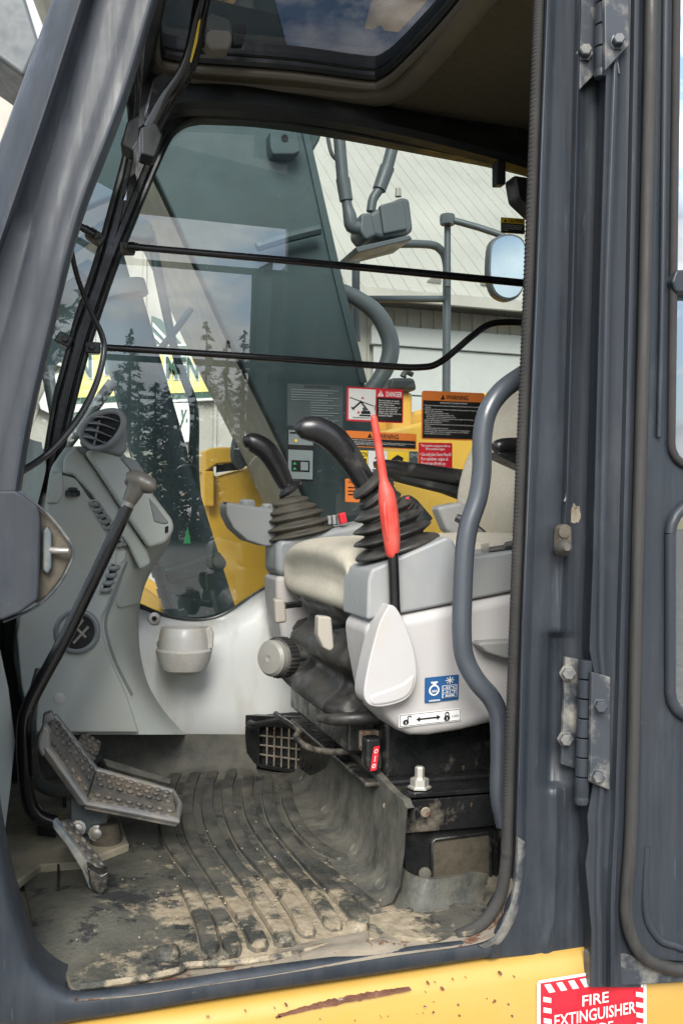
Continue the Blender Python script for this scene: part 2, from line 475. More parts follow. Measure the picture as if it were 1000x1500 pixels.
    def build(s, name, mat=None, parent=None, bevel=0, seg=2, smooth=True, angle=38, sub=0, recalc=True):
        c = Vector((0, 0, 0))
        for v in s.v:
            c += v
        c /= max(1, len(s.v))
        me = bpy.data.meshes.new(name)
        me.from_pydata([v - c for v in s.v], [], s.f)
        mats = s.mats or [mat]
        if mat and s.mats:
            mats = s.mats
        for x in mats:
            me.materials.append(MATS[x])
        if len(mats) > 1:
            me.polygons.foreach_set('material_index', s.m)
        if recalc:
            bm = bmesh.new()
            bm.from_mesh(me)
            bmesh.ops.recalc_face_normals(bm, faces=bm.faces[:])
            bm.to_mesh(me)
            bm.free()
        me.polygons.foreach_set('use_smooth', [smooth] * len(me.polygons))
        if smooth and not sub and not bevel:
            me.set_sharp_from_angle(angle=RAD(angle))
        me.update()
        return link(name, me, c, parent, bevel, seg, sub)
def link(name, me, c, parent=None, bevel=0, seg=2, sub=0):
    o = bpy.data.objects.new(name, me)
    COL.objects.link(o)
    if parent is not None:
        o.parent = parent
        o.location = c - WL[parent.name]
    else:
        o.location = c
    WL[o.name] = Vector(c)
    if bevel:
        b = o.modifiers.new('bevel', 'BEVEL')
        b.width = bevel
        b.segments = seg
        b.limit_method = 'ANGLE'
        b.angle_limit = RAD(30)
        b.harden_normals = True
    if sub:
        b = o.modifiers.new('subsurf', 'SUBSURF')
        b.levels = b.render_levels = sub
    return o
def tag(o, label=None, cat=None, group=None, kind=None):
    if label: o['label'] = label
    if cat: o['category'] = cat
    if group: o['group'] = group
    if kind: o['kind'] = kind
    return o
def thing(name, label, cat, loc, group=None):
    o = bpy.data.objects.new(name, None)
    COL.objects.link(o)
    o.empty_display_size = 0.1
    o.location = loc
    WL[o.name] = Vector(loc)
    return tag(o, label, cat, group)
def text_mesh(body, box, mat, mb, frame, layer, bold=0.0, res=2, align='LEFT', flip=False, shear=0.0):
    """fits body into box (u0, v0, u1, v1) of the frame (origin, U, V, N)"""
    cu = bpy.data.curves.new('t', 'FONT')
    cu.body = body
    cu.resolution_u = res
    cu.offset = bold
    cu.align_x = align
    cu.shear = shear
    ob = bpy.data.objects.new('t', cu)
    me = ob.to_mesh()
    xs = [v.co.x for v in me.vertices]
    ys = [v.co.y for v in me.vertices]
    x0, x1, y0, y1 = min(xs), max(xs), min(ys), max(ys)
    o, U, V, N = frame
    u0, v0, u1, v1 = box
    vs = []
    for v in me.vertices:
        fx = (v.co.x - x0) / (x1 - x0)
        if flip: fx = 1 - fx
        fy = (y1 - v.co.y) / (y1 - y0)
        vs.append(o + U * (u0 + (u1 - u0) * fx) + V * (v0 + (v1 - v0) * fy) + N * layer)
    mb.add(vs, [list(p.vertices) for p in me.polygons], mat)
    ob.to_mesh_clear()
    bpy.data.objects.remove(ob)
    bpy.data.curves.remove(cu)
LAY = 0.0006
def sticker(name, tl, tr, bl, Y, items, parent, base, n=(0, -1, 0), pts=None, rnd=0.04):
    """items: ('r', u0,v0,u1,v1,mat) | ('t', body,u0,v0,u1,v1,mat,bold) | ('p', [(u,v)..], mat); later items lie on top"""
    o, a, b = pts if pts else (P(*tl, Y), P(*tr, Y), P(*bl, Y))
    U, V, N = a - o, b - o, Vector(n)
    mb = MB()
    fr = (o, U, V, N)
    asp = U.length / V.length
    cs = []
    for cu, cv, q in ((0, 0, 2), (1, 0, 3), (1, 1, 0), (0, 1, 1)):
        for k in range(4):
            an = (q + k / 3) * math.pi / 2
            cs.append((cu + (rnd / asp) * ((1 if cu == 0 else -1) + math.cos(an)), cv + rnd * ((1 if cv == 0 else -1) + math.sin(an))))
    mb.prism([o + U * u + V * v for u, v in cs], -N * 0.0006, base)
    lay = LAY
    for it in items:
        if it[0] == 'r':
            _, u0, v0, u1, v1, m = it
            mb.add([o + U * u + V * v + N * lay for u, v in ((u0, v0), (u1, v0), (u1, v1), (u0, v1))], [(0, 1, 2, 3)], m)
        elif it[0] == 'p':
            mb.add([o + U * u + V * v + N * lay for u, v in it[1]], [list(range(len(it[1])))], it[2])
        else:
            _, body, u0, v0, u1, v1, m = it[:7]
            text_mesh(body, (u0, v0, u1, v1), m, mb, fr, lay, it[7] if len(it) > 7 else 0.0, align=it[8] if len(it) > 8 else 'LEFT')
        lay += LAY * 0.5
    return mb.build(name, None, parent, smooth=False, recalc=False)
def tri(u, v, w, h):
    return [(u, v - h / 2), (u + w / 2, v + h / 2), (u - w / 2, v + h / 2)]
def circle(u, v, ru, rv, n=14):
    return [(u + ru * math.cos(2 * math.pi * k / n), v + rv * math.sin(2 * math.pi * k / n)) for k in range(n)]
def bolt(parent, p, n, r, h=None, mat='steel', name='bolt'):
    h = h or r * 0.9
    n = Vector(n).normalized()
    mb = MB()
    mb.lathe(p, n, [(r * 1.35, 0), (r * 1.35, h * 0.2), (r, h * 0.22), (r, h * 0.9), (r * 0.8, h)], 6, mat)
    return mb.build(name, mat, parent, smooth=False)
# ================================================================== the place
YD = 1.235          # outer skin of the cab's door side
YW = 2.29           # far side window
ZF = EYE - 0.59     # cab floor
ZC = EYE + 1.05     # headliner
g = MB()
g.add([(-400, -400, 0), (400, -400, 0), (400, 400, 0), (-400, 400, 0)], [(0, 1, 2, 3)])
tag(g.build('ground', 'gravel', smooth=False), kind='structure')

def cols(rows, Y):
    """rows of (px, py, dY[, extra]) -> world points: unprojected at Y + dY, then pushed straight in by extra"""
    out = []
    for r in rows:
        line = []
        for c in r:
            p = P(c[0], c[1], Y + c[2])
            if len(c) > 3:
                p = p + Vector((0, c[3], 0))
            line.append(p)
        out.append(line)
    return out
def lin_rows(ys, table, n=4):
    ctrl = [tuple([y] + [c[i] for c in table]) for i, y in enumerate(ys)]
    out = []
    for a, b in zip(ctrl, ctrl[1:]):
        out += [tuple(p + (q - p) * k / n for p, q in zip(a, b)) for k in range(n)]
    return out + [ctrl[-1]]
def interp_rows(ys, table, n=6):
    """table: list of column value lists over ys -> dense smooth rows"""
    ctrl = [tuple([y] + [c[i] for c in table]) for i, y in enumerate(ys)]
    return spline(ctrl, n)

cab = thing('excavator_cab', 'dark blue-grey excavator cab with its door opening facing the viewer', 'excavator cab', (0.5, 1.75, ZF))

# ---- near A pillar (upper, raked)
ys = [-120, 0, 150, 310, 480, 620, 735]
rows = []
for y, le, ri, gr, re in interp_rows(ys, [[121, 77, 22, -36, -95, -140, -176], [157, 117, 68, 13, -45, -90, -126],
                                          [170, 137, 97, 50, 4, -40, -70], [266, 229, 183, 122, 78, 46, 27]], 5):
    w = re - gr
    rows.append([(le, y, 0.075), (le + 3, y, 0.045), (le + 14, y, 0.026), (ri - 14, y, 0.008), (ri - 4, y, -0.004), (ri + 2, y, -0.006), (ri + 7, y, -0.002),
                 (ri + 10, y, 0.012), (gr - 1, y, 0.022), (gr + 6, y, 0.018), (gr + w * .3, y, 0.008), (gr + w * .62, y, 0.006), (re - 14, y, 0.008), (re - 7, y, 0.004),
                 (re - 2, y, 0.007), (re, y, 0.014), (re, y, 0.014, 0.05), (re - 4, y, 0.014, 0.09)])
MB().grid(cols(rows, YD)).build('front_pillar', 'navy_paint', cab, angle=60)
# ---- lower A pillar, bottom corner and sill as one pressed flange
inner = [(27, 735), (8, 850), (-10, 950), (-13, 1050), (-5, 1180), (15, 1290), (40, 1375), (54, 1411), (84, 1440), (118, 1450), (200, 1441),
         (280, 1430), (400, 1411), (600, 1384), (690, 1374), (712, 1372)]
outer = [(-120, 735), (-120, 850), (-120, 950), (-120, 1050), (-110, 1180), (-90, 1300), (-70, 1420), (-20, 1500), (60, 1506), (112, 1497), (200, 1484),
         (280, 1470), (400, 1451), (600, 1421), (690, 1407), (730, 1401)]
rows = []
for a, b in zip(spline(inner, 4), spline(outer, 4)):
    def L2(t): return (a[0] + (b[0] - a[0]) * t, a[1] + (b[1] - a[1]) * t)
    rows.append([(*a, 0.03, 0.07), (*a, 0.03), (*L2(.06), 0.012), (*L2(.22), 0.004), (*L2(.45), 0.0), (*L2(.85), 0.0), (*L2(.97), 0.004), (*b, 0.02)])
MB().grid(cols(rows, YD)).build('door_sill', 'navy_paint', cab, angle=60)
# rusty, dusty lip along the sill
lip_t = [(100, 1445), (118, 1449), (200, 1438), (280, 1427), (400, 1406), (540, 1378), (600, 1376), (690, 1366), (722, 1350), (738, 1322), (746, 1285)]
lip_b = [(112, 1462), (118, 1466), (200, 1459), (280, 1447), (400, 1429), (540, 1406), (600, 1397), (690, 1384), (727, 1368), (746, 1334), (754, 1290)]
rows = []
for a, b in zip(spline(lip_t, 5), spline(lip_b, 5)):
    m = ((a[0] + b[0]) / 2, (a[1] + b[1]) / 2)
    rows.append([(*a, 0.03, 0.03), (*a, 0.028), (*m, 0.012), (*b, -0.001), (*b, 0.02)])
MB().grid(cols(rows, YD)).build('sill_strip', 'rust_lip', cab, angle=60)
# ---- B pillar
ys = [-120, 0, 420, 720, 820, 900, 924, 936, 1142, 1158, 1200, 1250, 1300, 1338, 1372]
tab = [[803, 797, 782, 769, 765, 762, 761, 761, 755, 754, 753, 752, 747, 735, 714],      # flange edge
       [0, 0, 0, 0, 0, 0, 0, 0, 0, 0, 0, 2, 4, 6, 6],                            # extra py of the roll
       [854, 849, 838, 830, 823, 820, 819, 819, 815, 814, 814, 813, 812, 810, 800],      # ridge
       [1, 1, 1, 1, .1, 0, 0, 0, 0, 0, 0, 0, 0, 0, 0],                           # ridge height
       [893, 887, 876, 868, 865, 862, 861, 861, 859, 858, 858, 858, 860, 864, 864],
       [0, 0, 0, 0, 0, 0, 0, 1, 1, 0, 0, 0, 0, 0, 0]]                    # depth of the pressed pocket
rows = []
for y, e, q, rd, h, ge, pk in lin_rows(ys, tab, 4):
    pk = 0.013 * min(1, max(0, pk))
    yb = y + max(0, (y - 1290)) * 0.2
    rows.append([(e + 30, y, 0.03, 0.09), (e, y, 0.03), (e, y, 0.022), (e + 3, y + q * .4, 0.006), (e + 6, y + q, -0.001), (e + 10, y + q * 1.6, 0.0), (e + 15, y + q * 2, 0.006), (e + 19, y + q * 2.4, 0.008),
                 (rd - 20, yb, 0.008), (rd - 15, yb, 0.009 + pk), (rd - 7, yb, 0.009 + pk), (rd - 3, yb, 0.006 - 0.008 * h + pk), (rd - 1, yb, 0.005 - 0.013 * h + pk), (rd + 1, yb, 0.005 - 0.013 * h + pk), (rd + 3, yb, 0.006 - 0.008 * h + pk * .8), (rd + 9, yb, 0.009 + pk * .6), (rd + 22, yb, 0.009),
                 (ge - 6, yb, 0.009), (ge, yb, 0.012), (ge, yb, 0.012, 0.09), (ge + 90, yb, 0.012, 0.09)])
# close the pillar's foot down to the bottom edge
e_last = rows[-1]
rows.append([(c[0] + (-6 if k < 4 else 0), 1404 - (c[0] - 714) * 0.085 if c[0] < 850 else 1392, *c[2:]) for k, c in enumerate(e_last)])
rows.append([(c[0], c[1] + 1, 0.045, *c[3:]) for c in rows[-1]])
bp = MB().grid(cols(rows, YD)).build('rear_pillar', 'navy_paint', cab, angle=60)
# chalky dust caught on the corner of the pillar
wr = []
for (a, b), q in zip(spline([(757, 1225), (756, 1262), (751, 1306), (741, 1340), (722, 1372), (700, 1384)], 5), range(99)):
    wr.append([(a - 2, b, 0.004), (a + 1, b + 1, -0.0035), (a + 7, b + 5, -0.0025), (a + 12, b + 8, 0.006)])
MB().grid(cols(wr, YD)).build('worn_corner', 'navy_dusty', bp, angle=70)
def swage(path, r, Y, parent):  # glossy tube added along a pressed fold to catch a highlight line
    pts_ = [P(a, b, Y) for a, b in spline(path, 5)]
    MB().tube(pts_, [R(p, r) for p in pts_], 10).build('swage_highlight', 'navy_gloss', parent, angle=80)
swage([(808, -120), (803, 0), (788, 420), (775, 720), (771, 820), (768, 900), (759, 1200), (758, 1240)], 3.4, YD + 0.003, bp)
swage([(854, -120), (849, 0), (838, 420), (833, 600), (830, 712), (826, 735)], 2.0, YD - 0.005, bp)
# ---- door seal running up the B pillar and round the bottom corner
sp = [(792, -120), (789, 0), (774, 420), (757, 820), (743.5, 1200), (741, 1262), (733, 1310), (717, 1340), (698, 1358), (668, 1372)]
pts = [P(a, b, YD + 0.028) for a, b in spline(sp, 6)]
MB().tube(pts, [R(p, 7.9) for p in pts], 12, flat=1.15).build('door_seal', 'seal_rubber', cab, angle=70)
# fine ribs of the woven seal
rib = MB()
for k in range(620):
    t = k / 619
    q = spline(sp, 12)
    i = int(t * (len(q) - 2))
    fr = t * (len(q) - 2) - i
    a = (q[i][0] + (q[i + 1][0] - q[i][0]) * fr, q[i][1] + (q[i + 1][1] - q[i][1]) * fr)
    p = P(a[0], a[1], YD + 0.028)
    d = (P(q[i + 1][0], q[i + 1][1], YD + 0.028) - P(q[i][0], q[i][1], YD + 0.028)).normalized()
    rr = R(p, 8.0)
    rib.lathe(p - d * 0.0011, d, [(rr * 1.08, 0), (rr * 1.15, 0.0003), (rr * 1.15, 0.0010), (rr * 1.08, 0.0013)], 10)
o = rib.build('seal_ribs', 'seal_rubber', cab, smooth=True)
o['kind'] = 'stuff'
# ---- striker housing on the A pillar
st = [(-40, 720), (26, 720), (40, 730), (60, 748), (80, 762), (96, 785), (106, 805), (106, 815), (98, 838), (82, 862), (60, 885), (30, 902), (5, 912), (-40, 912)]
sh = MB().pprism([(-60, 718), (22, 718), (34, 724), (57, 742), (60, 760), (58, 860), (56, 880), (30, 898), (5, 908), (-60, 912)], YD - 0.012, 0.03).build('striker_plate', 'navy_paint', cab, bevel=0.004)
MB().pprism([(50, 738), (72, 756), (92, 782), (107, 806), (107, 812), (92, 846), (70, 874), (52, 886)], YD + 0.012, 0.03).build('striker_guard', 'dirty_metal', sh, bevel=0.004)
sp = [(28, 720), (50, 736), (74, 757), (94, 782), (108, 808), (94, 845), (72, 873), (48, 892), (5, 911)]
MB().ptube([(a, b, YD + 0.004, 2.2) for a, b in sp], 8).build('guard_rim', 'navy_dusty', sh)
MB().ptube([(70, 806, YD + 0.006, 5.5), (88, 807, YD - 0.002, 5.2), (101, 807, YD - 0.004, 4.6)], 12, 3).build('striker_pin', 'steel', sh)
MB().pprism([(63, 778), (70, 770), (76, 780), (76, 832), (70, 842), (63, 836)], YD + 0.0, 0.02).build('striker_bracket', 'blue_steel', sh, bevel=0.003)
# ---- far wall with the big window opening
win = [(300, 171), (276, 176), (256, 192), (240, 218), (205, 300), (165, 400), (126, 520), (97, 635), (80, 720), (90, 800), (140, 855), (225, 897), (262, 908), (300, 910),
       (335, 899), (385, 866), (430, 846), (560, 830), (900, 800), (935, 760), (935, 420), (920, 330), (880, 285), (770, 246), (640, 219), (480, 189), (380, 175)]
wins = spline(win + [win[0]], 4)[:-1]
low = PZ(200, 1130, ZF).x
out = [Vector((-0.17, YW, ZF - 0.05)), Vector((1.62, YW, ZF - 0.05)), Vector((1.62, YW, ZC + 0.05)), P(228, 60, YW), P(176, 200, YW), P(108, 400, YW), P(62, 560, YW), P(24, 740, YW), P(-30, 880, YW)]
fw = MB().holes(out, [[P(a, b, YW) for a, b in wins]], (0, 0.05, 0)).build('far_wall', 'trim_black', cab, smooth=False)
pane = MB().add([P(a, b, YW + 0.02) for a, b in [(300, 160), (150, 260), (60, 560), (40, 800), (120, 900), (300, 930), (480, 880), (960, 850), (970, 300), (800, 230)]], [list(range(10))]).build('side_window', 'window_glass', cab, smooth=False)
pane['label'] = 'large side window pane reflecting clouds and trees'
# rubber beading round the glass
MB().tube([P(a, b, YW - 0.002) for a, b in wins] + [P(*wins[0], YW - 0.002)], 0.007, 8, caps=False).build('window_seal', 'trim_black', fw)
# guide channel and rivets down the far pillar
lft = spline([(250, 190), (205, 300), (165, 400), (126, 520), (97, 635), (78, 720)], 4)
rows = [[P(a - 36, b, YW - 0.001), P(a - 35, b, YW - 0.014), P(a - 18, b, YW - 0.016), P(a - 16, b, YW - 0.010), P(a - 8, b, YW - 0.010), P(a - 6, b, YW - 0.001)] for a, b in lft]
MB().grid(rows).build('guide_channel', 'black_paint', fw, angle=40)
for a, b in ((158, 340), (140, 388), (108, 485), (94, 537), (82, 590), (70, 640)):
    MB().lathe(P(a, b, YW), (0, -1, 0), [(0.006, 0), (0.006, 0.002), (0.003, 0.005)], 10).build('rivet', 'black_paint', fw)
# ---- guard bars across the far window
def bar(spec, label):
    o = MB().ptube(spec, 12, 6).build('guard_bar', 'gloss_black', cab, angle=60)
    o['label'] = label
    p = P(spec[0][0] - 10, spec[0][1] - 1, YW - 0.03)
    MB().pprism([(spec[0][0] - 26, spec[0][1] - 9), (spec[0][0] - 4, spec[0][1] - 8), (spec[0][0] - 4, spec[0][1] + 8), (spec[0][0] - 26, spec[0][1] + 8)], YW - 0.035, 0.03).build('bracket', 'black_paint', o, bevel=0.003)
    bolt(o, P(spec[0][0] - 17, spec[0][1] - 1, YW - 0.035), (0, -1, 0), 0.008, mat='black_paint')
bar([(203, 362, YW - 0.045, 6), (210, 363, YW - 0.045, 5), (480, 387, YW - 0.045, 5.4), (780, 416, YW - 0.045, 5.6), (960, 433, YW - 0.045, 5.6)], 'upper straight guard bar')
bar([(152, 509, YW - 0.045, 5), (300, 518, YW - 0.045, 5), (450, 528, YW - 0.045, 5), (560, 536, YW - 0.045, 5), (615, 538, YW - 0.045, 5), (645, 530, YW - 0.045, 5),
     (690, 493, YW - 0.045, 5), (715, 476, YW - 0.045, 5), (745, 472, YW - 0.045, 5), (800, 475, YW - 0.045, 5), (940, 482, YW - 0.045, 5)], 'lower guard bar kinked upwards at the rear')
# ---- headliner, roof and hatch
hole = [(228, -130), (228, 0), (231, 60), (246, 74), (300, 80), (430, 90), (535, 104), (560, 100), (590, 76), (660, 0), (760, -130)]
hp = [PZ(a, b, ZC + 0.04) for a, b in spline(hole, 3)]
for p in hp: p.z = ZC
x_front = P(228, 60, YW).x - 0.02
near_r = Vector((1.60, YD + 0.02, ZC))
out = [Vector((0.10, YD + 0.02, ZC)), near_r, Vector((1.60, YW, ZC)), Vector((x_front, YW, ZC))]
hx = [p.x for p in hp]
hp2 = [p for p in hp if p.y > YD + 0.09]
# close the hatch on its near side
hp2 = hp2 + []
hl = MB().holes(out, [hp2], (0, 0, 0.03)).build('headliner', 'headliner', cab, smooth=False)
MB().holes([Vector((p.x + (0.03 if p.x > .8 else -0.05), p.y, ZC + 0.048)) for p in out], [[Vector((p.x, p.y, ZC + 0.048)) for p in hp2]], (0, 0, 0.03)).build('roof', 'navy_paint', cab, smooth=False)
hg = MB().add([Vector((p.x, p.y, ZC + 0.044)) for p in hp2], [list(range(len(hp2)))]).build('roof_hatch', 'hatch_glass', cab, smooth=False)
hg['label'] = 'dark tinted roof hatch window'
MB().tube([Vector((p.x, p.y, ZC + 0.028)) for p in hp2], 0.013, 8, caps=False).build('hatch_seal', 'trim_black', hg)
MB().tube([Vector((p.x, p.y, ZC + 0.002)) for p in hp2], 0.009, 8, caps=False).build('hatch_rim', 'taupe', hg)
# hatch latch
lp = PZ(320, 72, ZC + 0.02)
mb = MB()
mb.pprism([(303, 46), (312, 42), (338, 44), (341, 56), (336, 72), (308, 72), (302, 60)], lp.y - 0.03, 0.05)
mb.build('hatch_latch', 'beige_plastic', hg, bevel=0.006)
MB().pprism([(345, 34), (362, 34), (356, 66), (340, 66)], lp.y - 0.01, 0.02).pprism([(292, 36), (300, 34), (300, 66), (290, 66)], lp.y - 0.01, 0.02).build('latch_arm', 'trim_black', hg, bevel=0.004)
# moulding round the hatch
mo = [(120, 112), (235, 120), (300, 126), (430, 136), (520, 144), (580, 134), (628, 90), (708, -6), (800, -120)]
rows = []
for a in spline(mo, 5):
    p = PZ(a[0], a[1], ZC)
    rows.append(p)
mr = []
for i, p in enumerate(rows):
    t = (rows[min(i + 1, len(rows) - 1)] - rows[max(i - 1, 0)]).normalized()
    w = Vector((-t.y, t.x, 0))
    mr.append([p - w * 0.032, p - w * 0.028 + Vector((0, 0, -0.012)), p - w * 0.01 + Vector((0, 0, -0.018)), p + w * 0.018 + Vector((0, 0, -0.016)), p + w * 0.028 + Vector((0, 0, -0.010)), p + w * 0.032])
MB().grid(mr).build('ceiling_moulding', 'taupe', cab)
for a, b in ((660, 78), (625, 115), (585, 150), (690, 20)):
    q = PZ(a, b, ZC)
    MB().lathe(q, (0, 0, -1), [(0.012, 0), (0.012, 0.003), (0.006, 0.006)], 12).build('trim_clip', 'headliner', hl)
MB().prism([PZ(a, b, ZC - 0.004) for a, b in ((640, 52), (672, 16), (700, -16), (730, -20), (722, 10), (690, 42), (660, 56))], (0, 0, 0.004)).build('trim_cover', 'taupe', hl, bevel=0.003)
# curved header rail between headliner and side window
hr = [(200, 190, YW - 0.02), (240, 160, YW - 0.03), (290, 148, YW - 0.03), (430, 158, YW - 0.03), (560, 180, YW - 0.03), (700, 214, YW - 0.03), (800, 245, YW - 0.03), (930, 300, YW - 0.03)]
rows = []
for a, b, y in spline(hr, 5):
    rows.append([P(a, b - 26, y + 0.01), P(a, b - 14, y - 0.02), P(a, b, y - 0.03), P(a, b + 12, y - 0.02), P(a, b + 22, y + 0.012)])
MB().grid(rows).build('header_rail', 'trim_black', cab)
MB().pprism([(727, 234), (741, 234), (741, 270), (727, 270)], YW - 0.07, 0.03).build('window_catch', 'trim_black', cab, bevel=0.004)
MB().pprism([(752, 255), (800, 262), (800, 330), (775, 306), (758, 290)], YW - 0.10, 0.06).build('speaker_cover', 'trim_black', cab, bevel=0.01)
# ---- rear wall, near wall behind the pillar, floor pan, front lower panel: close the cab
b0 = P(862, 700, YD).x
rw = [Vector((1.60, YD + 0.03, ZF)), Vector((1.60, YW, ZF)), Vector((1.60, YW, ZC)), Vector((1.60, YD + 0.03, ZC))]
rh = [Vector((1.60, YD + 0.16, EYE + 0.05)), Vector((1.60, YW - 0.12, EYE + 0.05)), Vector((1.60, YW - 0.12, EYE + 0.85)), Vector((1.60, YD + 0.16, EYE + 0.85))]
o = MB().holes(rw, [rh], (0.04, 0, 0)).build('rear_wall', 'trim_black', cab, smooth=False)
MB().add([p + Vector((0.02, 0, 0)) for p in rh], [(0, 1, 2, 3)]).build('rear_window', 'window_glass', o, smooth=False)
MB().bb((b0 + 0.02, YD + 0.105, ZF - 0.1), (1.62, YD + 0.14, ZC + 0.04)).build('side_panel', 'navy_paint', cab, smooth=False)
MB().bb((-0.10, YD + 0.06, ZF - 0.06), (1.62, YW + 0.03, ZF - 0.012)).build('floor_pan', 'floor_metal', cab, smooth=False)
MB().bb((-0.135, YD + 0.05, ZF - 0.06), (-0.10, YW, ZF + 0.40)).build('front_panel', 'trim_black', cab, smooth=False)
ws = [P(27, 735, YD + 0.05), P(78, 480, YD + 0.05), P(122, 310, YD + 0.05), P(229, 0, YD + 0.05), P(266, -120, YD + 0.05)]
dx = Vector((0.02, YW - YD - 0.06, 0))
MB().grid([[p + Vector((-0.035, 0, 0)), p + dx] for p in ws]).build('windshield', 'windshield_glass', cab)
MB().grid([[P(27, 735, YD + 0.05) + Vector((-0.035, 0, 0)), P(27, 735, YD + 0.05) + dx], [Vector((-0.11, YD + 0.05, ZF + 0.40)), Vector((-0.11, YW - 0.02, ZF + 0.40))]]).build('lower_windshield', 'windshield_glass', cab)
MB().prism([P(a, b, 1.74) for a, b in ((-3, 950), (0, 955), (12, 1010), (22, 1090), (15, 1160), (6, 1230), (-3, 1290))], (0, 0.02, 0)).build('glass_stand_in', 'console_green', cab, bevel=0.006)  # added opaque green panel standing in for the pale lower windshield glass
# roof front bow
MB().bb((0.12, YD + 0.03, ZC - 0.03), (0.20, YW, ZC + 0.07)).build('roof_bow', 'trim_black', cab, bevel=0.01)
# windshield track, stay arm and catch at the top of the far pillar
MB().ptube([(318, -90, 1.95, 13), (296, 0, 2.0, 12.5), (286, 60, 2.06, 12), (272, 105, 2.1, 12), (246, 145, 2.15, 12), (222, 190, 2.18, 12)], 14).build('window_stay', 'gloss_black', cab)
MB().pprism([(206, 186), (230, 178), (240, 198), (228, 232), (206, 226)], 2.14, 0.06).build('stay_socket', 'trim_black', cab, bevel=0.006)
MB().pprism([(212, 165), (226, 112), (240, 104), (256, 112), (250, 160), (226, 190)], 2.2, 0.04).build('stay_bracket', 'black_paint', cab, bevel=0.005)
MB().pprism([(291, 30), (294, 28), (289, 62), (281, 90), (279, 88), (286, 56)], 1.985, 0.006).build('stay_sticker', 'st_yellow', cab, smooth=False)
o = MB().pprism([(158, 250), (166, 244), (192, 248), (188, 270), (172, 274), (158, 264)], YW - 0.09, 0.06).build('window_catch', 'blue_steel', cab, bevel=0.004)
MB().ptube([(185, 272, YW - 0.1, 2.6), (184, 294, YW - 0.1, 2.6)], 8, 1).build('catch_pin', 'chrome_bright', o)
MB().ptube([(134, 322, YW - 0.05, 1.6), (142, 318, YW - 0.05, 1.6), (146, 300, YW - 0.05, 1.6), (140, 298, YW - 0.05, 1.6)], 6, 3).build('wire_clip', 'zinc', cab)
# washer hose looping beside the A pillar
MB().ptube([(103, 355, 1.33, 3.6), (112, 400, 1.36, 3.8), (130, 450, 1.40, 4.0), (149, 490, 1.42, 4.4), (152, 520, 1.42, 4.6), (138, 570, 1.40, 4.8), (110, 620, 1.37, 5.0), (70, 665, 1.34, 5.2), (30, 692, 1.30, 5.4)], 10).build('washer_hose', 'gloss_black', cab)
# ---- hinges on the B pillar
def hinge(top, bot, cx_t, cx_b, n, leaf, bolts, r=11):
    y0, y1 = top, bot
    h = None
    for k in range(n):
        t0, t1 = k / n, (k + 1) / n
        a = P(cx_t + (cx_b - cx_t) * t0, y0 + (y1 - y0) * t0 + 1.0, YD - 0.022)
        b = P(cx_t + (cx_b - cx_t) * t1, y0 + (y1 - y0) * t1 - 1.0, YD - 0.022)
        rr = R(a, r)
        d = (b - a)
        l = d.length
        prof = [(rr * .93, 0), (rr, rr * .08), (rr, l - rr * .08), (rr * .93, l)]
        if k == n - 1:
            prof = prof[:-1] + [(rr * .95, l), (rr * .95, l + 0.003), (rr * 1.02, l + 0.005), (rr * .9, l + 0.012), (rr * .6, l + 0.014)]
        m = MB().lathe(a, d, prof, 18)
        if h is None:
            h = m.build('door_hinge', 'navy_paint', cab, angle=40)
        else:
            m.build('hinge_knuckle', 'navy_paint', h, angle=40)
    for poly, Y in leaf:
        MB().pprism(poly, Y, 0.008).build('hinge_leaf', 'navy_dusty', h, bevel=0.002)
    for a, b, Y in bolts:
        bolt(h, P(a, b, Y), (-0.35, -1, 0.05), R(P(a, b, Y), 9), R(P(a, b, Y), 15), mat='navy_dusty')
    return h
h1 = hinge(-60, 103, 885, 880, 5, [([(848, -80), (884, -80), (880, 100), (848, 132)], YD - 0.006), ([(884, -80), (920, -80), (921, 66), (886, 104)], YD - 0.042)],
           [(855, 79, YD - 0.006), (903, 63, YD - 0.042)], 10.5)
h1['label'] = 'upper door hinge'
h2 = hinge(966, 1166, 857, 851, 7, [([(828, 962), (848, 966), (846, 1128), (822, 1120)], YD - 0.004), ([(866, 984), (894, 992), (893, 1158), (864, 1146)], YD - 0.042)],
           [(830, 986, YD - 0.004), (827, 1082, YD - 0.004), (877, 1034, YD - 0.042), (874, 1136, YD - 0.042)], 10.5)
h2['label'] = 'lower door hinge, dusty, seven knuckles'
# door stop on the pillar
MB().prism([P(842 + 8 * math.cos(k * .45) * (1 + .25 * math.sin(k * 2.7)), 753 + 14 * math.sin(k * .45) * (1 + .2 * math.sin(k * 3.9)), YD + 0.0078) for k in range(14)], (0, 0.004, 0)).build('chipped_paint', 'rust_lip', cab, smooth=False)
ds = MB().pprism([(820, 772), (830, 767), (838, 772), (838, 808), (832, 816), (822, 814), (818, 806)], YD - 0.012, 0.02).build('door_stop', 'dirty_metal', cab, bevel=0.004)
MB().lathe(P(823, 802, YD - 0.012), (-0.3, -1, 0), [(0.013, 0), (0.013, 0.006), (0.009, 0.02), (0.004, 0.03)], 14).build('stop_buffer', 'black_rubber', ds)
MB().lathe(P(825, 780, YD - 0.012), (-0.2, -1, 0), [(0.008, 0), (0.008, 0.003), (0.003, 0.004)], 12).build('stop_screw', 'dirty_metal', ds)

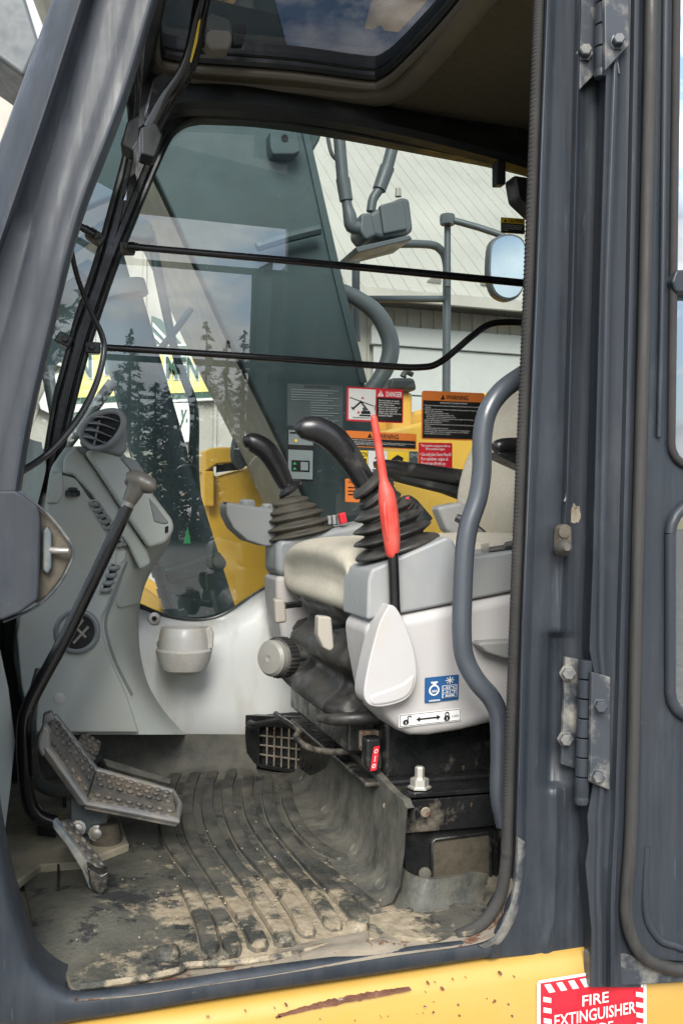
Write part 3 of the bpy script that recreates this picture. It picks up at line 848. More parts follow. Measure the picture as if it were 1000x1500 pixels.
# ================================================================== the open door, swung back against the cab side
YO = YD - 0.032
door = thing('cab_door', 'open cab door folded back, inner side with rubber seal and two windows', 'door', tuple(P(1000, 1440, YO)))
ys = [-120, 0, 60, 115, 420, 820, 950, 1000, 1150, 1196, 1232, 1266, 1319, 1364, 1446]
tab = [[889, 887, 886, 885, 876, 866, 861, 870, 866, 858, 860, 855, 860, 864, 863],
       [906, 903, 902, 900, 889, 881, 880, 884, 882, 878, 878, 876, 876, 878, 878],
       [935, 931, 930, 929, 923, 913, 909, 908, 903, 902, 900, 898, 896, 896, 896],
       [945, 941, 940, 939, 930, 923, 920, 918, 914, 913, 911, 908, 906, 905, 908]]
rows = []
for y, e, r1, r2, s in lin_rows(ys, tab, 4):
    y2 = y + max(0, y - 1330) * 0.0
    rows.append([(e + 6, y2, 0.012, 0.03), (e + 2, y2, 0.012), (e, y2, 0.005), (e + 2, y2, 0.001), (r1 - 6, y2, 0.002), (r1 - 2, y2, -0.003), (r1 + 1, y2, -0.004), (r1 + 5, y2, 0.002),
                 ((r1 + r2) / 2, y2, 0.004), (r2 - 8, y2, 0.002), (r2 - 2, y2, -0.009), (r2 + 2, y2, -0.010), (r2 + 6, y2, -0.002), (s + 2, y2, 0.004), (s + 30, y2, 0.008)])
MB().grid(cols(rows, YO)).build('door_edge', 'navy_paint', door, angle=60)
swage([(906, 108), (900, 115), (889, 420), (881, 820), (880, 930)], 1.7, YO - 0.001, door)
swage([(935, -120), (931, 0), (923, 420), (913, 820), (909, 950), (902, 1196), (897, 1320)], 2.8, YO - 0.006, door)
# bottom flange
MB().pprism([(864, 1398), (905, 1392), (960, 1414), (1620, 1326), (1620, 1362), (1000, 1440), (864, 1447)], YO + 0.004, 0.02).build('door_foot', 'navy_dusty', door, bevel=0.003)
# inner panel with two windows
seal_r = [(970, -120), (966, 0), (958, 420), (944, 820), (934, 1200), (927, 1300), (927, 1350), (941, 1386), (966, 1403), (1010, 1408)]
op = [P(a - 8, b, YO) for a, b in spline(seal_r, 4)] + [P(1600, 1325, YO), P(1560, -120, YO)]
def rr_loop(x0, y0, x1, y1, r, Y, slope=0.0, dx=0.0):
    pts = []
    for cx_, cy_, q in ((x0 + r, y0 + r, 2), (x1 - r, y0 + r, 3), (x1 - r, y1 - r, 0), (x0 + r, y1 - r, 1)):
        for k in range(6):
            a = (q + k / 5) * math.pi / 2
            x, y = cx_ + r * math.cos(a), cy_ + r * math.sin(a)
            pts.append(P(x - (y - 400) * dx, y + (x - x0) * slope, Y))
    return pts
w1 = rr_loop(983, -90, 1500, 684, 34, YO, -0.03, 0.012)
w2 = rr_loop(978, 738, 1480, 1056, 44, YO, -0.1, 0.0)
panel = MB().holes(op, [w1, w2], (0, 0.02, 0)).build('door_panel', 'navy_paint', door, smooth=False)
for w, nm in ((w1, 'upper'), (w2, 'lower')):
    gl = MB().add([p + Vector((0, 0.012, 0)) for p in w], [list(range(len(w)))]).build('door_window', 'door_glass', door, smooth=False)
    gl['label'] = nm + ' door window'
    MB().tube([p + Vector((0, -0.004, 0)) for p in w] + [w[0] + Vector((0, -0.004, 0))], 0.006 if nm == 'upper' else 0.0085, 10, caps=False).build('window_rubber', 'seal_rubber' if nm == 'upper' else 'navy_paint', gl)
# raised bead beside the upper window
MB().ptube([(977, -120, YO - 0.004, 5), (974, 0, YO - 0.004, 5), (969, 420, YO - 0.004, 4.6), (964, 640, YO - 0.004, 4)], 10).build('panel_bead', 'navy_paint', door)
MB().ptube([(946, 1240, YO + 0.002, 5), (944, 1330, YO + 0.0, 6), (958, 1368, YO, 6), (985, 1384, YO, 6), (1060, 1384, YO, 6), (1500, 1320, YO, 6)], 10).build('panel_bead', 'navy_paint', door)
# door weatherstrip
wl = [(956, -120), (953, 0), (944, 420), (933, 820), (924, 1200), (917, 1300), (917, 1345), (930, 1385), (956, 1410), (1010, 1421), (1100, 1412), (1560, 1345)]
pts = [P(a, b, YO - 0.006) for a, b in spline(wl, 6)]
MB().tube(pts, [R(p, 9.5) for p in pts], 12).build('weatherstrip', 'strip_rubber', door, angle=70)
MB().pprism([(990, 395), (1060, 390), (1060, 432), (990, 428), (984, 412)], YO - 0.015, 0.02).build('window_catch', 'navy_paint', door, bevel=0.004)
# ================================================================== machine frame below the cab
fr_ = thing('excavator_chassis', 'yellow painted frame rail under the cab with rusty scratches', 'frame', tuple(P(500, 1560, YD)))
rows = []
for x in range(-160, 1500, 60):
    nb = 1394 + (780 - x) * 0.153
    rows.append([P(x, nb - 14, YD + 0.05), P(x, nb - 4, YD + 0.022), P(x, nb + 6, YD + 0.006), P(x, nb + 18, YD - 0.004), P(x, nb + 40, YD - 0.012), P(x, nb + 120, YD - 0.014), P(x, nb + 420, YD - 0.014)])
MB().grid(rows).build('frame_rail', 'yellow_paint', fr_, angle=60)
rj = random.Random(5)
up_, dn_ = [], []
for k in range(46):
    t = k / 45
    x = 404 + 198 * t
    y = 1492 - 42 * t ** 0.8
    w = (2.6 * math.sin(math.pi * min(1, t * 1.02)) ** 0.6 + 0.6) * rj.uniform(.65, 1.25)
    up_.append((x, y - w * rj.uniform(.7, 1.1)))
    dn_.append((x + rj.uniform(-1, 1), y + w * rj.uniform(.3, 1.0)))
MB().prism([P(a, b, YD - 0.0145) for a, b in up_ + dn_[::-1]], (0, 0.012, 0)).build('rust_patch', 'rust', fr_, smooth=False)
for k in range(34):
    cx_, cy_ = rj.uniform(620, 800), rj.uniform(1424, 1490)
    if k > 18: cx_, cy_ = rj.uniform(300, 620), rj.uniform(1470, 1496)
    cy_ = max(cy_, 1394 + (780 - cx_) * 0.153 + 24)
    r_ = rj.choice([.6, .8, 1, 2.0]) * rj.uniform(.7, 1.2)
    MB().prism([P(cx_ + r_ * rj.uniform(.6, 1.2) * math.cos(a * .9), cy_ + r_ * rj.uniform(.6, 1.2) * math.sin(a * .9), YD - 0.0145) for a in range(7)], (0, 0.006, 0)).build('paint_chip', 'rust', fr_, smooth=False)
YS = YD - 0.0155
items = [('r', .03, .03, .97, .97, 'st_red')]
for k in range(9):
    u = 0.06 + k * 0.105
    if k < 8:
        items.append(('p', [(u, .05), (u + .055, .05), (u + .10, .15), (u + .045, .15)], 'st_white'))
for k in range(7):
    v = 0.17 + k * 0.115
    for u in (0.045, 0.885):
        items.append(('p', [(u, v), (u + .07, v + .03), (u + .07, v + .085), (u, v + .055)], 'st_white'))
items += [('t', 'FIRE', .38, .215, .62, .335, 'st_white', .012), ('t', 'EXTINGUISHER', .13, .375, .87, .51, 'st_white', .012), ('t', 'INSIDE', .34, .55, .66, .66, 'st_white', .012)]
st_f = sticker('fire_sticker', (786, 1437), (946, 1411), (786, 1570), YS, items, fr_, 'st_white')
st_f['label'] = 'red and white fire extinguisher sticker'
# ================================================================== inside: floor mat
def flo(px, py, dz=0.0):
    return PZ(px, py, ZF + dz)
mud_mask('mat_rubber', tuple(flo(430, 1345)), 0.54, 0.20)
mud_mask('rib_rubber', tuple(flo(430, 1350)), 0.46, 0.11)
mat_t = thing('floor_mat', 'muddy black rubber floor mat with curved ribs', 'floor mat', tuple(flo(350, 1300)))
near = spline([(60, 1424), (84, 1437), (118, 1445), (200, 1434), (262, 1421), (272, 1414), (340, 1410), (400, 1403), (470, 1388), (540, 1371), (600, 1366), (660, 1362), (700, 1347)], 4)
far = spline([(8, 1150), (30, 1140), (60, 1132), (120, 1122), (160, 1118), (200, 1116), (240, 1115), (280, 1115), (330, 1116), (380, 1124), (420, 1138), (445, 1150), (452, 1155)], 4)
N = 60
rows = []
for j in range(N + 1):
    t = j / N
    row = []
    for k, (a, b) in enumerate(zip(near, far)):
        A, B = flo(*a), flo(*b)
        p = A + (B - A) * t
        s = math.sin(p.x * 9 + 1) * math.cos(p.y * 7) * 0.003 + math.sin(p.x * 31 + p.y * 23) * 0.0012
        # worn hump and hollow towards the front corner
        hump = 0.022 * math.exp(-((p.x - 0.06) ** 2 / 0.006 + (p.y - 1.46) ** 2 / 0.010)) - 0.012 * math.exp(-((p.x - 0.03) ** 2 / 0.004 + (p.y - 1.34) ** 2 / 0.002))
        e = 0.012 * max(0, 1 - t * 14) ** 2
        row.append(p + Vector((0, 0, s + hump - e)))
    rows.append(row)
# skirt at the near edge
rows.insert(0, [p + Vector((0, 0.002, -0.010)) for p in rows[0]])
MB().grid(rows).build('mat_sheet', 'mat_rubber', mat_t, angle=80)
ribs = [[(271, 1121), (252, 1150), (243, 1189), (247, 1230), (262, 1256), (284, 1282), (308, 1320), (330, 1362), (342, 1398)],
        [(298, 1120), (282, 1146), (274, 1185), (279, 1222), (294, 1255), (318, 1290), (346, 1330), (368, 1365), (382, 1392)],
        [(319, 1124), (306, 1152), (304, 1190), (315, 1226), (338, 1262), (366, 1300), (392, 1340), (412, 1372), (420, 1386)],
        [(342, 1130), (333, 1160), (338, 1198), (354, 1234), (380, 1268), (410, 1305), (436, 1342), (452, 1374)],
        [(366, 1135), (362, 1164), (370, 1198), (390, 1232), (418, 1266), (450, 1304), (476, 1340), (492, 1364)],
        [(393, 1141), (392, 1170), (402, 1202), (426, 1238), (456, 1272), (488, 1308), (518, 1342), (534, 1360)],
        [(420, 1149), (422, 1178), (438, 1210), (464, 1240), (490, 1256), (504, 1262)],
        [(452, 1262), (486, 1286), (520, 1314), (552, 1344)], [(268, 1290), (288, 1330), (302, 1366), (310, 1398)]]
def strip(path, w, h, name, mat, parent, Z=ZF, n=6):
    pts = [PZ(a, b, Z) for a, b in spline(path, n)]
    rr = []
    for i, p in enumerate(pts):
        t = (pts[min(i + 1, len(pts) - 1)] - pts[max(i - 1, 0)]).normalized()
        q = Vector((-t.y, t.x, 0))
        e = min(i, len(pts) - 1 - i)
        s = min(1.0, 0.45 + e * 0.3)
        z = Vector((0, 0, math.sin(p.x * 9 + 1) * math.cos(p.y * 7) * 0.003 + math.sin(p.x * 31 + p.y * 23) * 0.0012))
        rr.append([p + z - q * w * s + Vector((0, 0, -.004)), p + z - q * w * .82 * s + Vector((0, 0, h)), p + z - q * w * .6 * s + Vector((0, 0, h * 1.15)), p + z + q * w * .6 * s + Vector((0, 0, h * 1.15)),
                   p + z + q * w * .82 * s + Vector((0, 0, h)), p + z + q * w * s + Vector((0, 0, -.004))])
    return MB().grid(rr, caps=True).build(name, mat, parent, angle=50)
for r in ribs:
    strip(r, 0.0165, 0.0012, 'rib_edge', 'dust_line', mat_t)
    strip(r, 0.0140, 0.0075, 'rib', 'rib_rubber', mat_t)
for a, b, rx in ((360, 1122, 9), (523, 1356, 16), (245, 1395, 17)):
    p = flo(a, b)
    MB().lathe(p - Vector((0, 0, 0.004)), (0, 0, 1), [(R(p, rx) * 1.15, 0), (R(p, rx), 0.009), (R(p, rx) * .8, 0.012), (0.002, 0.014)], 20).build('mat_button', 'mat_rubber', mat_t)
MB().tube([flo(a, b, -0.002) for a, b in near[8:-4]], 0.0045, 8).build('mat_edge', 'mat_rubber', mat_t)
# loose grit lying on the mat
gm = MB()
rg = random.Random(3)
for k in range(260):
    a = rg.gauss(400, 110); b = rg.gauss(1310, 55)
    if not (60 < a < 690 and 1150 < b < 1400): continue
    p = flo(a, b, 0.006)
    if p.y < YD + 0.05: continue
    r_ = rg.choice([.0005, .0006, .0008, .0011])
    gm.box(p, (r_ * 2 * rg.uniform(.7, 1.5), r_ * 2 * rg.uniform(.7, 1.5), r_ * 1.4), None, Matrix.Rotation(rg.uniform(0, 3), 3, 'Z'))
gm.build('grit', 'grit', mat_t, smooth=False)['kind'] = 'stuff'
# upstand of the mat along the seat base
bot = spline([(430, 1132), (443, 1148), (477, 1193), (519, 1250), (557, 1300), (580, 1330)], 5)
rows = []
nb = len(bot)
for i, (a, b) in enumerate(bot):
    p = flo(a, b)
    t = i / (nb - 1)
    h = 0.155 + 0.004 * math.sin(t * 14)
    if t > 0.93: h = 0.15
    wv = 0.002 * math.sin(t * 11)
    rows.append([p + Vector((-0.055, 0, 0.003)), p + Vector((-0.022, 0, 0.004)), p + Vector((-0.006, 0, 0.010)), p + Vector((0.006 + wv * .3, 0, 0.03)), p + Vector((0.014 + wv, 0, h * .55)), p + Vector((0.018 + wv, 0, h)), p + Vector((0.030 + wv, 0, h + 0.001)), p + Vector((0.032 + wv, 0, h - 0.03))])
MB().grid(rows).build('mat_upstand', 'mat_side', mat_t, angle=60)
# dimples along its foot
for a, b in ((443, 1147), (476, 1192), (519, 1250), (557, 1301)):
    p = flo(a, b, 0.006)
    MB().lathe(p + Vector((0.002, 0, 0.006)), (-0.7, -0.1, 0.75), [(0.013, 0), (0.015, 0.003), (0.011, 0.005), (0.009, 0.001)], 14).build('mat_dimple', 'mat_side', mat_t)
# curled rear corner of the mat
cl = spline([(566, 1312), (584, 1340), (615, 1352), (650, 1348), (690, 1338), (712, 1328)], 4)
ct = spline([(584, 1262), (598, 1280), (622, 1288), (656, 1286), (692, 1280), (716, 1282)], 4)
rows = []
for (a, b), (c, d) in zip(cl, ct):
    p = flo(a, b)
    q = P(c, d, p.y + 0.035)
    rows.append([p + Vector((-0.02, -0.05, 0.0)), p, p * .8 + q * .2 + Vector((0, 0.014, -0.006)), p * .45 + q * .55 + Vector((0, 0.012, -0.004)), q, q + Vector((0.002, 0.008, 0.0)), q + Vector((0.002, 0.012, -0.02))])
MB().grid(rows).build('mat_corner', 'mat_side', mat_t, angle=70)
MB().prism([flo(a, b, 0.007 + 0.003 * math.sin(a * .13)) for a, b in spline([(540, 1340), (620, 1326), (690, 1322), (718, 1330), (714, 1346), (700, 1352), (694, 1362), (660, 1367), (620, 1374), (580, 1370), (540, 1374)], 4)], (0, 0, -0.008)).build('mat_flap', 'mat_rubber', mat_t, bevel=0.002)
# far kick strip of the mat, below the console
rows = []
for x in range(50, 366, 15):
    yb = 1118 - 0.0 * x
    p = flo(x, yb)
    p.y = 2.20
    q = P(x, 1074 + (x - 60) * 0.008, 2.215)
    rows.append([p + Vector((0, -0.06, 0.002)), p + Vector((0, -0.015, 0.006)), p + Vector((0, 0.0, 0.02)), (p + q) / 2 + Vector((0, 0.004, 0)), q, q + Vector((0, 0.012, 0.002))])
MB().grid(rows).build('mat_upstand', 'mat_side', mat_t, angle=60)
# slotted floor plate under the pedals
fp = MB().prism([flo(a, b, 0.016) for a, b in ((-10, 1150), (110, 1138), (160, 1160), (190, 1235), (120, 1262), (60, 1266), (14, 1300), (0, 1240))], (0, 0, -0.016)).build('pedal_plate', 'floor_metal', mat_t, bevel=0.004)
MB().prism([flo(a, b, 0.02) for a, b in ((56, 1205), (82, 1212), (82, 1224), (56, 1220))], (0, 0, -0.004)).build('plate_slot', 'dark_void', fp, smooth=False)
MB().prism([flo(a, b, 0.02) for a, b in ((92, 1150), (96, 1150), (98, 1180), (93, 1180))], (0, 0, -0.004)).build('plate_slot', 'dark_void', fp, smooth=False)
MB().prism([flo(a, b, 0.014) for a, b in ((85, 1240), (89, 1240), (86, 1300), (83, 1300))], (0, 0, -0.004)).build('plate_slot', 'dark_void', fp, smooth=False)
# ================================================================== travel pedals and levers
def stud_mesh():
    mb = MB()
    mb.lathe((0, 0, 0), (0, 0, 1), [(0.0062, 0), (0.0056, 0.0032), (0.0040, 0.0042), (0.001, 0.0044)], 10)
    me = bpy.data.meshes.new('stud')
    me.from_pydata(mb.v, [], mb.f)
    me.materials.append(MATS['pedal_metal'])
    me.polygons.foreach_set('use_smooth', [True] * len(me.polygons))
    return me
STUD = stud_mesh()
def studs(parent, q, nu, nv, mu=0.08, mv=0.10, skip=None):
    a, b, c, d = q      # a->b along u, a->d along v
    n = (b - a).cross(d - a).normalized()
    if n.z < 0: n = -n
    rot_ = n.to_track_quat('Z', 'Y')
    for i in range(nu):
        for j in range(nv):
            u = mu + (1 - 2 * mu) * (i + (0.5 if j % 2 else 0) * 0.5) / max(1, nu - .6)
            v = mv + (1 - 2 * mv) * j / max(1, nv - 1)
            if skip and skip[0] < v < skip[1]: continue
            if u > 1 - mu * .5: continue
            p = (a * (1 - u) + b * u) * (1 - v) + (d * (1 - u) + c * u) * v
            o = link('stud', STUD, p, parent)
            o.rotation_mode = 'QUATERNION'
            o.rotation_quaternion = rot_
def plate(q, th, mat, name, parent, bevel=0.003):
    a, b, c, d = q
    n = (b - a).cross(d - a).normalized()
    if n.z < 0: n = -n
    return MB().prism(list(q), -n * th).build(name, mat, parent, bevel=bevel)
Yn, Yf = 1.66, 1.83
ped = thing('travel_pedal', 'large bent travel pedal with studded tread plates, nearest the door', 'pedal', tuple(flo(120, 1225)))
lo_q = [P(126, 1176, Yn), P(262, 1203, Yn), P(253, 1160, Yf), P(141, 1128, Yf)]
up_q = [P(68, 1094, Yn), P(126, 1176, Yn), P(141, 1128, Yf), P(80, 1048, Yf)]
pl = plate(lo_q, 0.012, 'pedal_metal', 'tread_plate', ped)
pu = plate(up_q, 0.012, 'pedal_metal', 'tread_plate', ped)
studs(pl, lo_q, 8, 6, 0.07, 0.10, (0.42, 0.52))
studs(pu, up_q, 6, 6, 0.07, 0.10, (0.42, 0.52))
def rim(pts_, name='plate_rim', r=0.006, par=ped):
    MB().tube(pts_, r, 8).build(name, 'pedal_edge', par)
rim([lo_q[0], (lo_q[0] + lo_q[1]) / 2 + Vector((0, 0, 0.001)), lo_q[1] * .98 + lo_q[0] * .02, lo_q[1] * .5 + lo_q[2] * .5 + Vector((0.008, 0, 0)), lo_q[2], lo_q[3]])
rim([up_q[1], up_q[0] * .7 + up_q[1] * .3, up_q[0]], r=0.0075)
rim([up_q[3], up_q[2]])
MB().pprism([(56, 1080), (64, 1062), (74, 1068), (76, 1098), (62, 1112), (54, 1096)], Yn - 0.005, 0.03).build('toe_stop', 'pedal_edge', ped, bevel=0.006)
MB().pprism([(62, 1062), (64, 1048), (76, 1043), (80, 1052), (78, 1064), (66, 1066)], Yf - 0.02, 0.03).build('toe_stop', 'pedal_edge', ped, bevel=0.006)
MB().pprism([(103, 1166), (162, 1192), (150, 1226), (142, 1228), (104, 1216)], 1.735, 0.03).build('pedal_bracket', 'blue_steel', ped, bevel=0.004)
MB().pprism([(100, 1202), (160, 1196), (168, 1222), (150, 1238), (108, 1228)], 1.75, 0.06).build('pedal_bracket', 'blue_steel', ped, bevel=0.006)
for a, b in ((115, 1212), (142, 1219)):
    MB().lathe(P(a, b, 1.73), (-0.1, -1, 0.1), [(0.014, 0), (0.014, 0.008), (0.009, 0.009), (0.009, 0.014), (0.005, 0.016)], 10).build('bolt', 'steel', ped, angle=30)
MB().lathe(flo(155, 1246, 0.0), (0, 0, 1), [(0.03, 0), (0.026, 0.03), (0.022, 0.05)], 14).build('pivot_boot', 'foam_brown', ped)
# far pedal, mostly hidden
pf = thing('travel_pedal', 'far travel pedal half hidden behind the large bent pedal', 'pedal', tuple(flo(140, 1130)))
q = [P(112, 1092, 1.96), P(142, 1112, 1.96), P(150, 1088, 2.05), P(122, 1072, 2.05)]
plp = plate(q, 0.012, 'pedal_metal', 'tread_plate', pf)
studs(plp, q, 3, 4, 0.15, 0.12)
MB().tube([q[1], q[1] + Vector((0.02, 0.02, -0.04)), q[2] + Vector((0.06, 0.0, -0.07))], [0.012, 0.010, 0.008], 8).build('pedal_arm', 'black_steel', pf)
MB().ptube([(146, 1116, 1.99, 7), (200, 1132, 1.97, 6), (250, 1146, 1.95, 5)], 8, 3).build('pedal_linkage', 'mat_side', pf)
# small foot rest pedal by the door
sm = thing('footrest_pedal', 'small narrow tilted pedal with worn blue-grey edge near the sill', 'pedal', tuple(flo(150, 1308)))
q = [P(82, 1203, 1.60), P(146, 1288, 1.50), P(160, 1272, 1.56), P(102, 1198, 1.67)]
o = plate(q, 0.010, 'pedal_metal', 'tread_plate', sm)
studs(o, q, 6, 2, 0.10, 0.28)
MB().prism([P(a, b, 1.53) for a, b in ((76, 1204), (80, 1200), (128, 1262), (146, 1288), (152, 1292), (156, 1306), (152, 1312), (130, 1302), (120, 1276), (98, 1240), (78, 1214))], (0.004, 0.014, 0)).build('side_plate', 'blue_steel', sm, bevel=0.004)
MB().pprism([(128, 1270), (148, 1282), (160, 1276), (158, 1296), (150, 1318), (146, 1314), (132, 1300)], 1.50, 0.03).build('worn_end', 'black_steel', sm, bevel=0.004)
# levers
def lever(spec, name, label, knob=None):
    t = thing(name, label, 'lever', tuple(P(spec[-1][0], spec[-1][1], spec[-1][2])))
    MB().ptube(spec, 14, 6).build('lever_rod', 'blue_steel' if knob is None else 'gloss_black', t, angle=60)
    return t
lv = lever([(187, 742, 1.72, 9.5), (150, 822, 1.72, 9.8), (100, 926, 1.72, 10), (62, 996, 1.72, 10), (44, 1032, 1.72, 10.5), (36, 1066, 1.72, 11), (37, 1130, 1.73, 11), (42, 1170, 1.74, 11), (56, 1194, 1.745, 11), (80, 1204, 1.75, 11)],
           'travel_lever', 'long black travel lever with taupe knob rising from the pedals', 1)
ax = (P(205, 705, 1.72) - P(184, 746, 1.72)).normalized()
MB().tube([P(185, 745, 1.72), P(190, 735, 1.72)], [R(P(187, 740, 1.72), 9.2)] * 2, 14).build('collar', 'steel', lv)
MB().ptube([(189, 736, 1.72, 10), (194, 726, 1.72, 12), (199, 716, 1.72, 13.5), (202, 708, 1.72, 16)], 16, 4).build('knob_neck', 'knob_taupe', lv)
MB().ptube([(186, 702, 1.73, 3), (188, 703, 1.73, 10), (196, 702, 1.725, 14), (206, 706, 1.72, 15.5), (216, 710, 1.715, 13.5), (225, 713, 1.71, 10), (229, 714, 1.71, 3)], 18, 4).build('knob', 'knob_taupe', lv)
lever([(60, 980, 1.88, 8), (48, 1030, 1.88, 8.5), (45, 1066, 1.88, 9), (47, 1110, 1.885, 9), (54, 1142, 1.89, 9), (72, 1156, 1.895, 9), (98, 1160, 1.90, 9)],
      'travel_lever', 'second travel lever rod tucked behind the near one')
# ================================================================== front console column
con = thing('front_console', 'grey-green moulded console column with air vents in the front corner', 'console', tuple(P(160, 1080, 2.1)))
YC = 2.04
tabc = [(655, 96, 118, 172, 0.06), (672, 84, 120, 188, 0.02), (690, 74, 124, 200, 0), (740, 66, 150, 236, 0), (770, 60, 170, 252, 0), (800, 50, 185, 246, 0), (830, 42, 184, 226, 0), (862, 34, 170, 211, 0), (900, 26, 152, 204, 0), (950, 20, 158, 205, 0),
        (1000, 26, 180, 217, 0), (1040, 34, 200, 240, 0), (1076, 42, 216, 272, 0)]
rows = []
for y, l, gp, r, dd in spline(tabc, 4):
    w = r - gp
    rows.append([P(l, y, 2.22), P(l, y, YC + 0.03 + dd), P(l + 5, y, YC + 0.018 + dd), P(gp - 4, y, YC + 0.018 + dd), P(gp + w * .12, y, YC + 0.022 + dd), P(gp + w * .4, y, YC + 0.034 + dd), P(gp + w * .66, y, YC + 0.062 + dd), P(gp + w * .85, y, YC + 0.105 + dd * .5), P(r - 2, y, 2.19), P(r, y, 2.222)])
rows.insert(0, [Vector((p.x, 2.222, p.z)) for p in rows[0]])
MB().grid(rows).build('console_body', 'console_green', con, angle=75)
left = [(74, 690), (112, 700), (130, 728), (184, 806), (186, 822), (166, 868), (150, 905), (152, 935), (166, 975), (186, 1018), (204, 1074), (44, 1074), (30, 1000), (24, 930), (44, 830), (68, 752)]
MB().pprism(left, YC, 0.06).build('side_panel', 'console_green', con, bevel=0.006, seg=3)
tl = [(94, 668), (112, 652), (122, 664), (140, 688), (192, 768), (216, 805), (222, 826), (206, 836), (188, 800), (132, 722), (108, 696), (92, 694)]
MB().pprism(tl, YC - 0.008, 0.06).build('upper_panel', 'console_green', con, bevel=0.007, seg=3)
hd = MB().pprism([(124, 662), (146, 655), (176, 666), (216, 714), (254, 762), (256, 776), (244, 796), (219, 804), (194, 768), (142, 688)], YC - 0.035, 0.14).build('display_head', 'console_green', con, bevel=0.012, seg=4)
MB().pprism([(177, 671), (188, 669), (202, 676), (212, 692), (206, 696), (192, 690)], YC - 0.038, 0.02).build('screen_recess', 'console_dark', hd, bevel=0.003)
MB().pprism([(218, 728), (228, 740), (248, 766), (240, 768), (226, 764)], YC - 0.038, 0.02).build('screen_recess', 'console_dark', hd, bevel=0.003)
MB().pprism([(242, 772), (247, 770), (247, 779), (242, 781)], YC - 0.038, 0.01).build('card_slot', 'dark_void', hd)
MB().pprism([(72, 700), (92, 690), (94, 722), (86, 738), (68, 738)], YC - 0.006, 0.03).build('corner_cap', 'console_green', con, bevel=0.005)
MB().lathe(P(107, 722, YC - 0.002), (0, -0.3, 1), [(0.015, -0.004), (0.014, 0.004), (0.009, 0.006), (0.009, 0.010), (0.002, 0.011)], 16).build('light_sensor', 'trim_black', con)
# vent slots with slats
def slot(poly, n, mat_in='dark_void'):
    v = MB().pprism(poly, YC - 0.0015, 0.004).build('vent_slot', mat_in, con, smooth=False)
    (ax_, ay), (bx, by), (cx_, cy_), (dx_, dy) = poly
    for k in range(n):
        t = (k + .5) / n
        l = (ax_ + (dx_ - ax_) * t, ay + (dy - ay) * t)
        r = (bx + (cx_ - bx) * t, by + (cy_ - by) * t)
        MB().ptube([(*l, YC - 0.003, 3.2), ((l[0] + r[0]) / 2, (l[1] + r[1]) / 2 + 1.5, YC - 0.008, 4.2), (*r, YC - 0.003, 3.2)], 8, 3).build('vent_slat', 'console_dark', v)
    MB().tube([P(x, y, YC - 0.002) for x, y in poly + [poly[0]]], 0.003, 6).build('vent_frame', 'console_green', v)
slot([(131, 734), (142, 733), (183, 799), (174, 805)], 8)
slot([(162, 827), (177, 825), (161, 868), (146, 870)], 4)
MB().pprism([(170, 808), (186, 806), (184, 820), (168, 834)], YC - 0.004, 0.01).build('vent_bezel', 'console_green', con, bevel=0.003)
MB().prism([P(183, 846, YC + 0.030), P(196, 840, YC + 0.046), P(211, 841, YC + 0.088), P(205, 884, YC + 0.090), P(176, 892, YC + 0.028), P(171, 886, YC + 0.022)], (0.003, 0.02, 0)).build('pocket_lid', 'console_green', con, bevel=0.004, seg=3)
# dark curved tube painting the shade in the gap between side panel and column
MB().tube([P(a, b, YC + 0.020) for a, b in spline([(186, 822), (170, 868), (156, 905), (158, 935), (172, 975), (194, 1018)], 4)], 0.003, 6).build('gap_shade', 'console_dark', con)
# round vent
rv = MB().lathe(P(113, 925, YC - 0.003), (-0.12, -1, 0.06), [(0.036, -0.03), (0.036, 0.004), (0.041, 0.008), (0.045, 0.006), (0.047, 0), (0.047, -0.01)], 28).build('round_vent', 'console_dark', con)
MB().lathe(P(113, 925, YC - 0.003), (-0.12, -1, 0.06), [(0.036, 0.0005), (0.001, 0.001)], 24).build('vent_void', 'dark_void', rv)
for o1, o2 in (((100, 936), (122, 908)), ((108, 942), (130, 918)), ((112, 920), (126, 934))):
    MB().tube([P(*o1, YC - 0.004), P(*o2, YC - 0.006)], 0.0028, 6).build('vent_vane', 'beige_plastic', rv)
MB().lathe(P(87, 1023, YC), (0, -1, 0), [(0.0115, -0.002), (0.0115, 0.0015), (0.009, 0.0022)], 16).build('screw_cap', 'cup_cream', con)
# vent pod on top
pod = MB().pprism([(150, 612), (172, 603), (182, 612), (187, 632), (186, 660), (178, 668), (140, 660), (122, 650), (118, 640)], YC - 0.045, 0.11).build('vent_pod', 'console_dark', con, bevel=0.010, seg=3)
ring = spline([(119, 639), (124, 622), (143, 607), (165, 602), (178, 607), (181, 622), (170, 642), (154, 654), (134, 655), (119, 639)], 4)
rd_ = [P(a, b, YC - 0.05 - 0.0006 * (a - 118)) for a, b in ring]
MB().tube(rd_, 0.0065, 10, caps=False).build('vent_ring', 'console_grey', pod)
MB().prism([p * .92 + sum(rd_, Vector()) / len(rd_) * .08 for p in rd_[:-1]], (0, 0.004, 0)).build('vent_void', 'dark_void', pod, smooth=False)
for k in range(4):
    t = k / 3
    a, b = (124 + 14 * t - 4, 640 - 29 * t), (158 + 17 * t, 652 - 34 * t)
    MB().prism([P(a[0], a[1], YC - 0.072), P((a[0] + b[0]) / 2 + 2, (a[1] + b[1]) / 2 - 3, YC - 0.085), P(b[0], b[1], YC - 0.086), P(b[0] - 2, b[1] - 5, YC - 0.05), P(a[0] + 6, a[1] - 7, YC - 0.05)], (0, 0.002, 0.002)).build('vent_blade', 'console_grey', pod, smooth=False)
for k in range(2):
    MB().tube([P(138 + k * 16, 652 - k * 4, YC - 0.07), P(146 + k * 18, 616 - k * 4, YC - 0.07)], 0.002, 6).build('vent_rib', 'console_grey', pod)
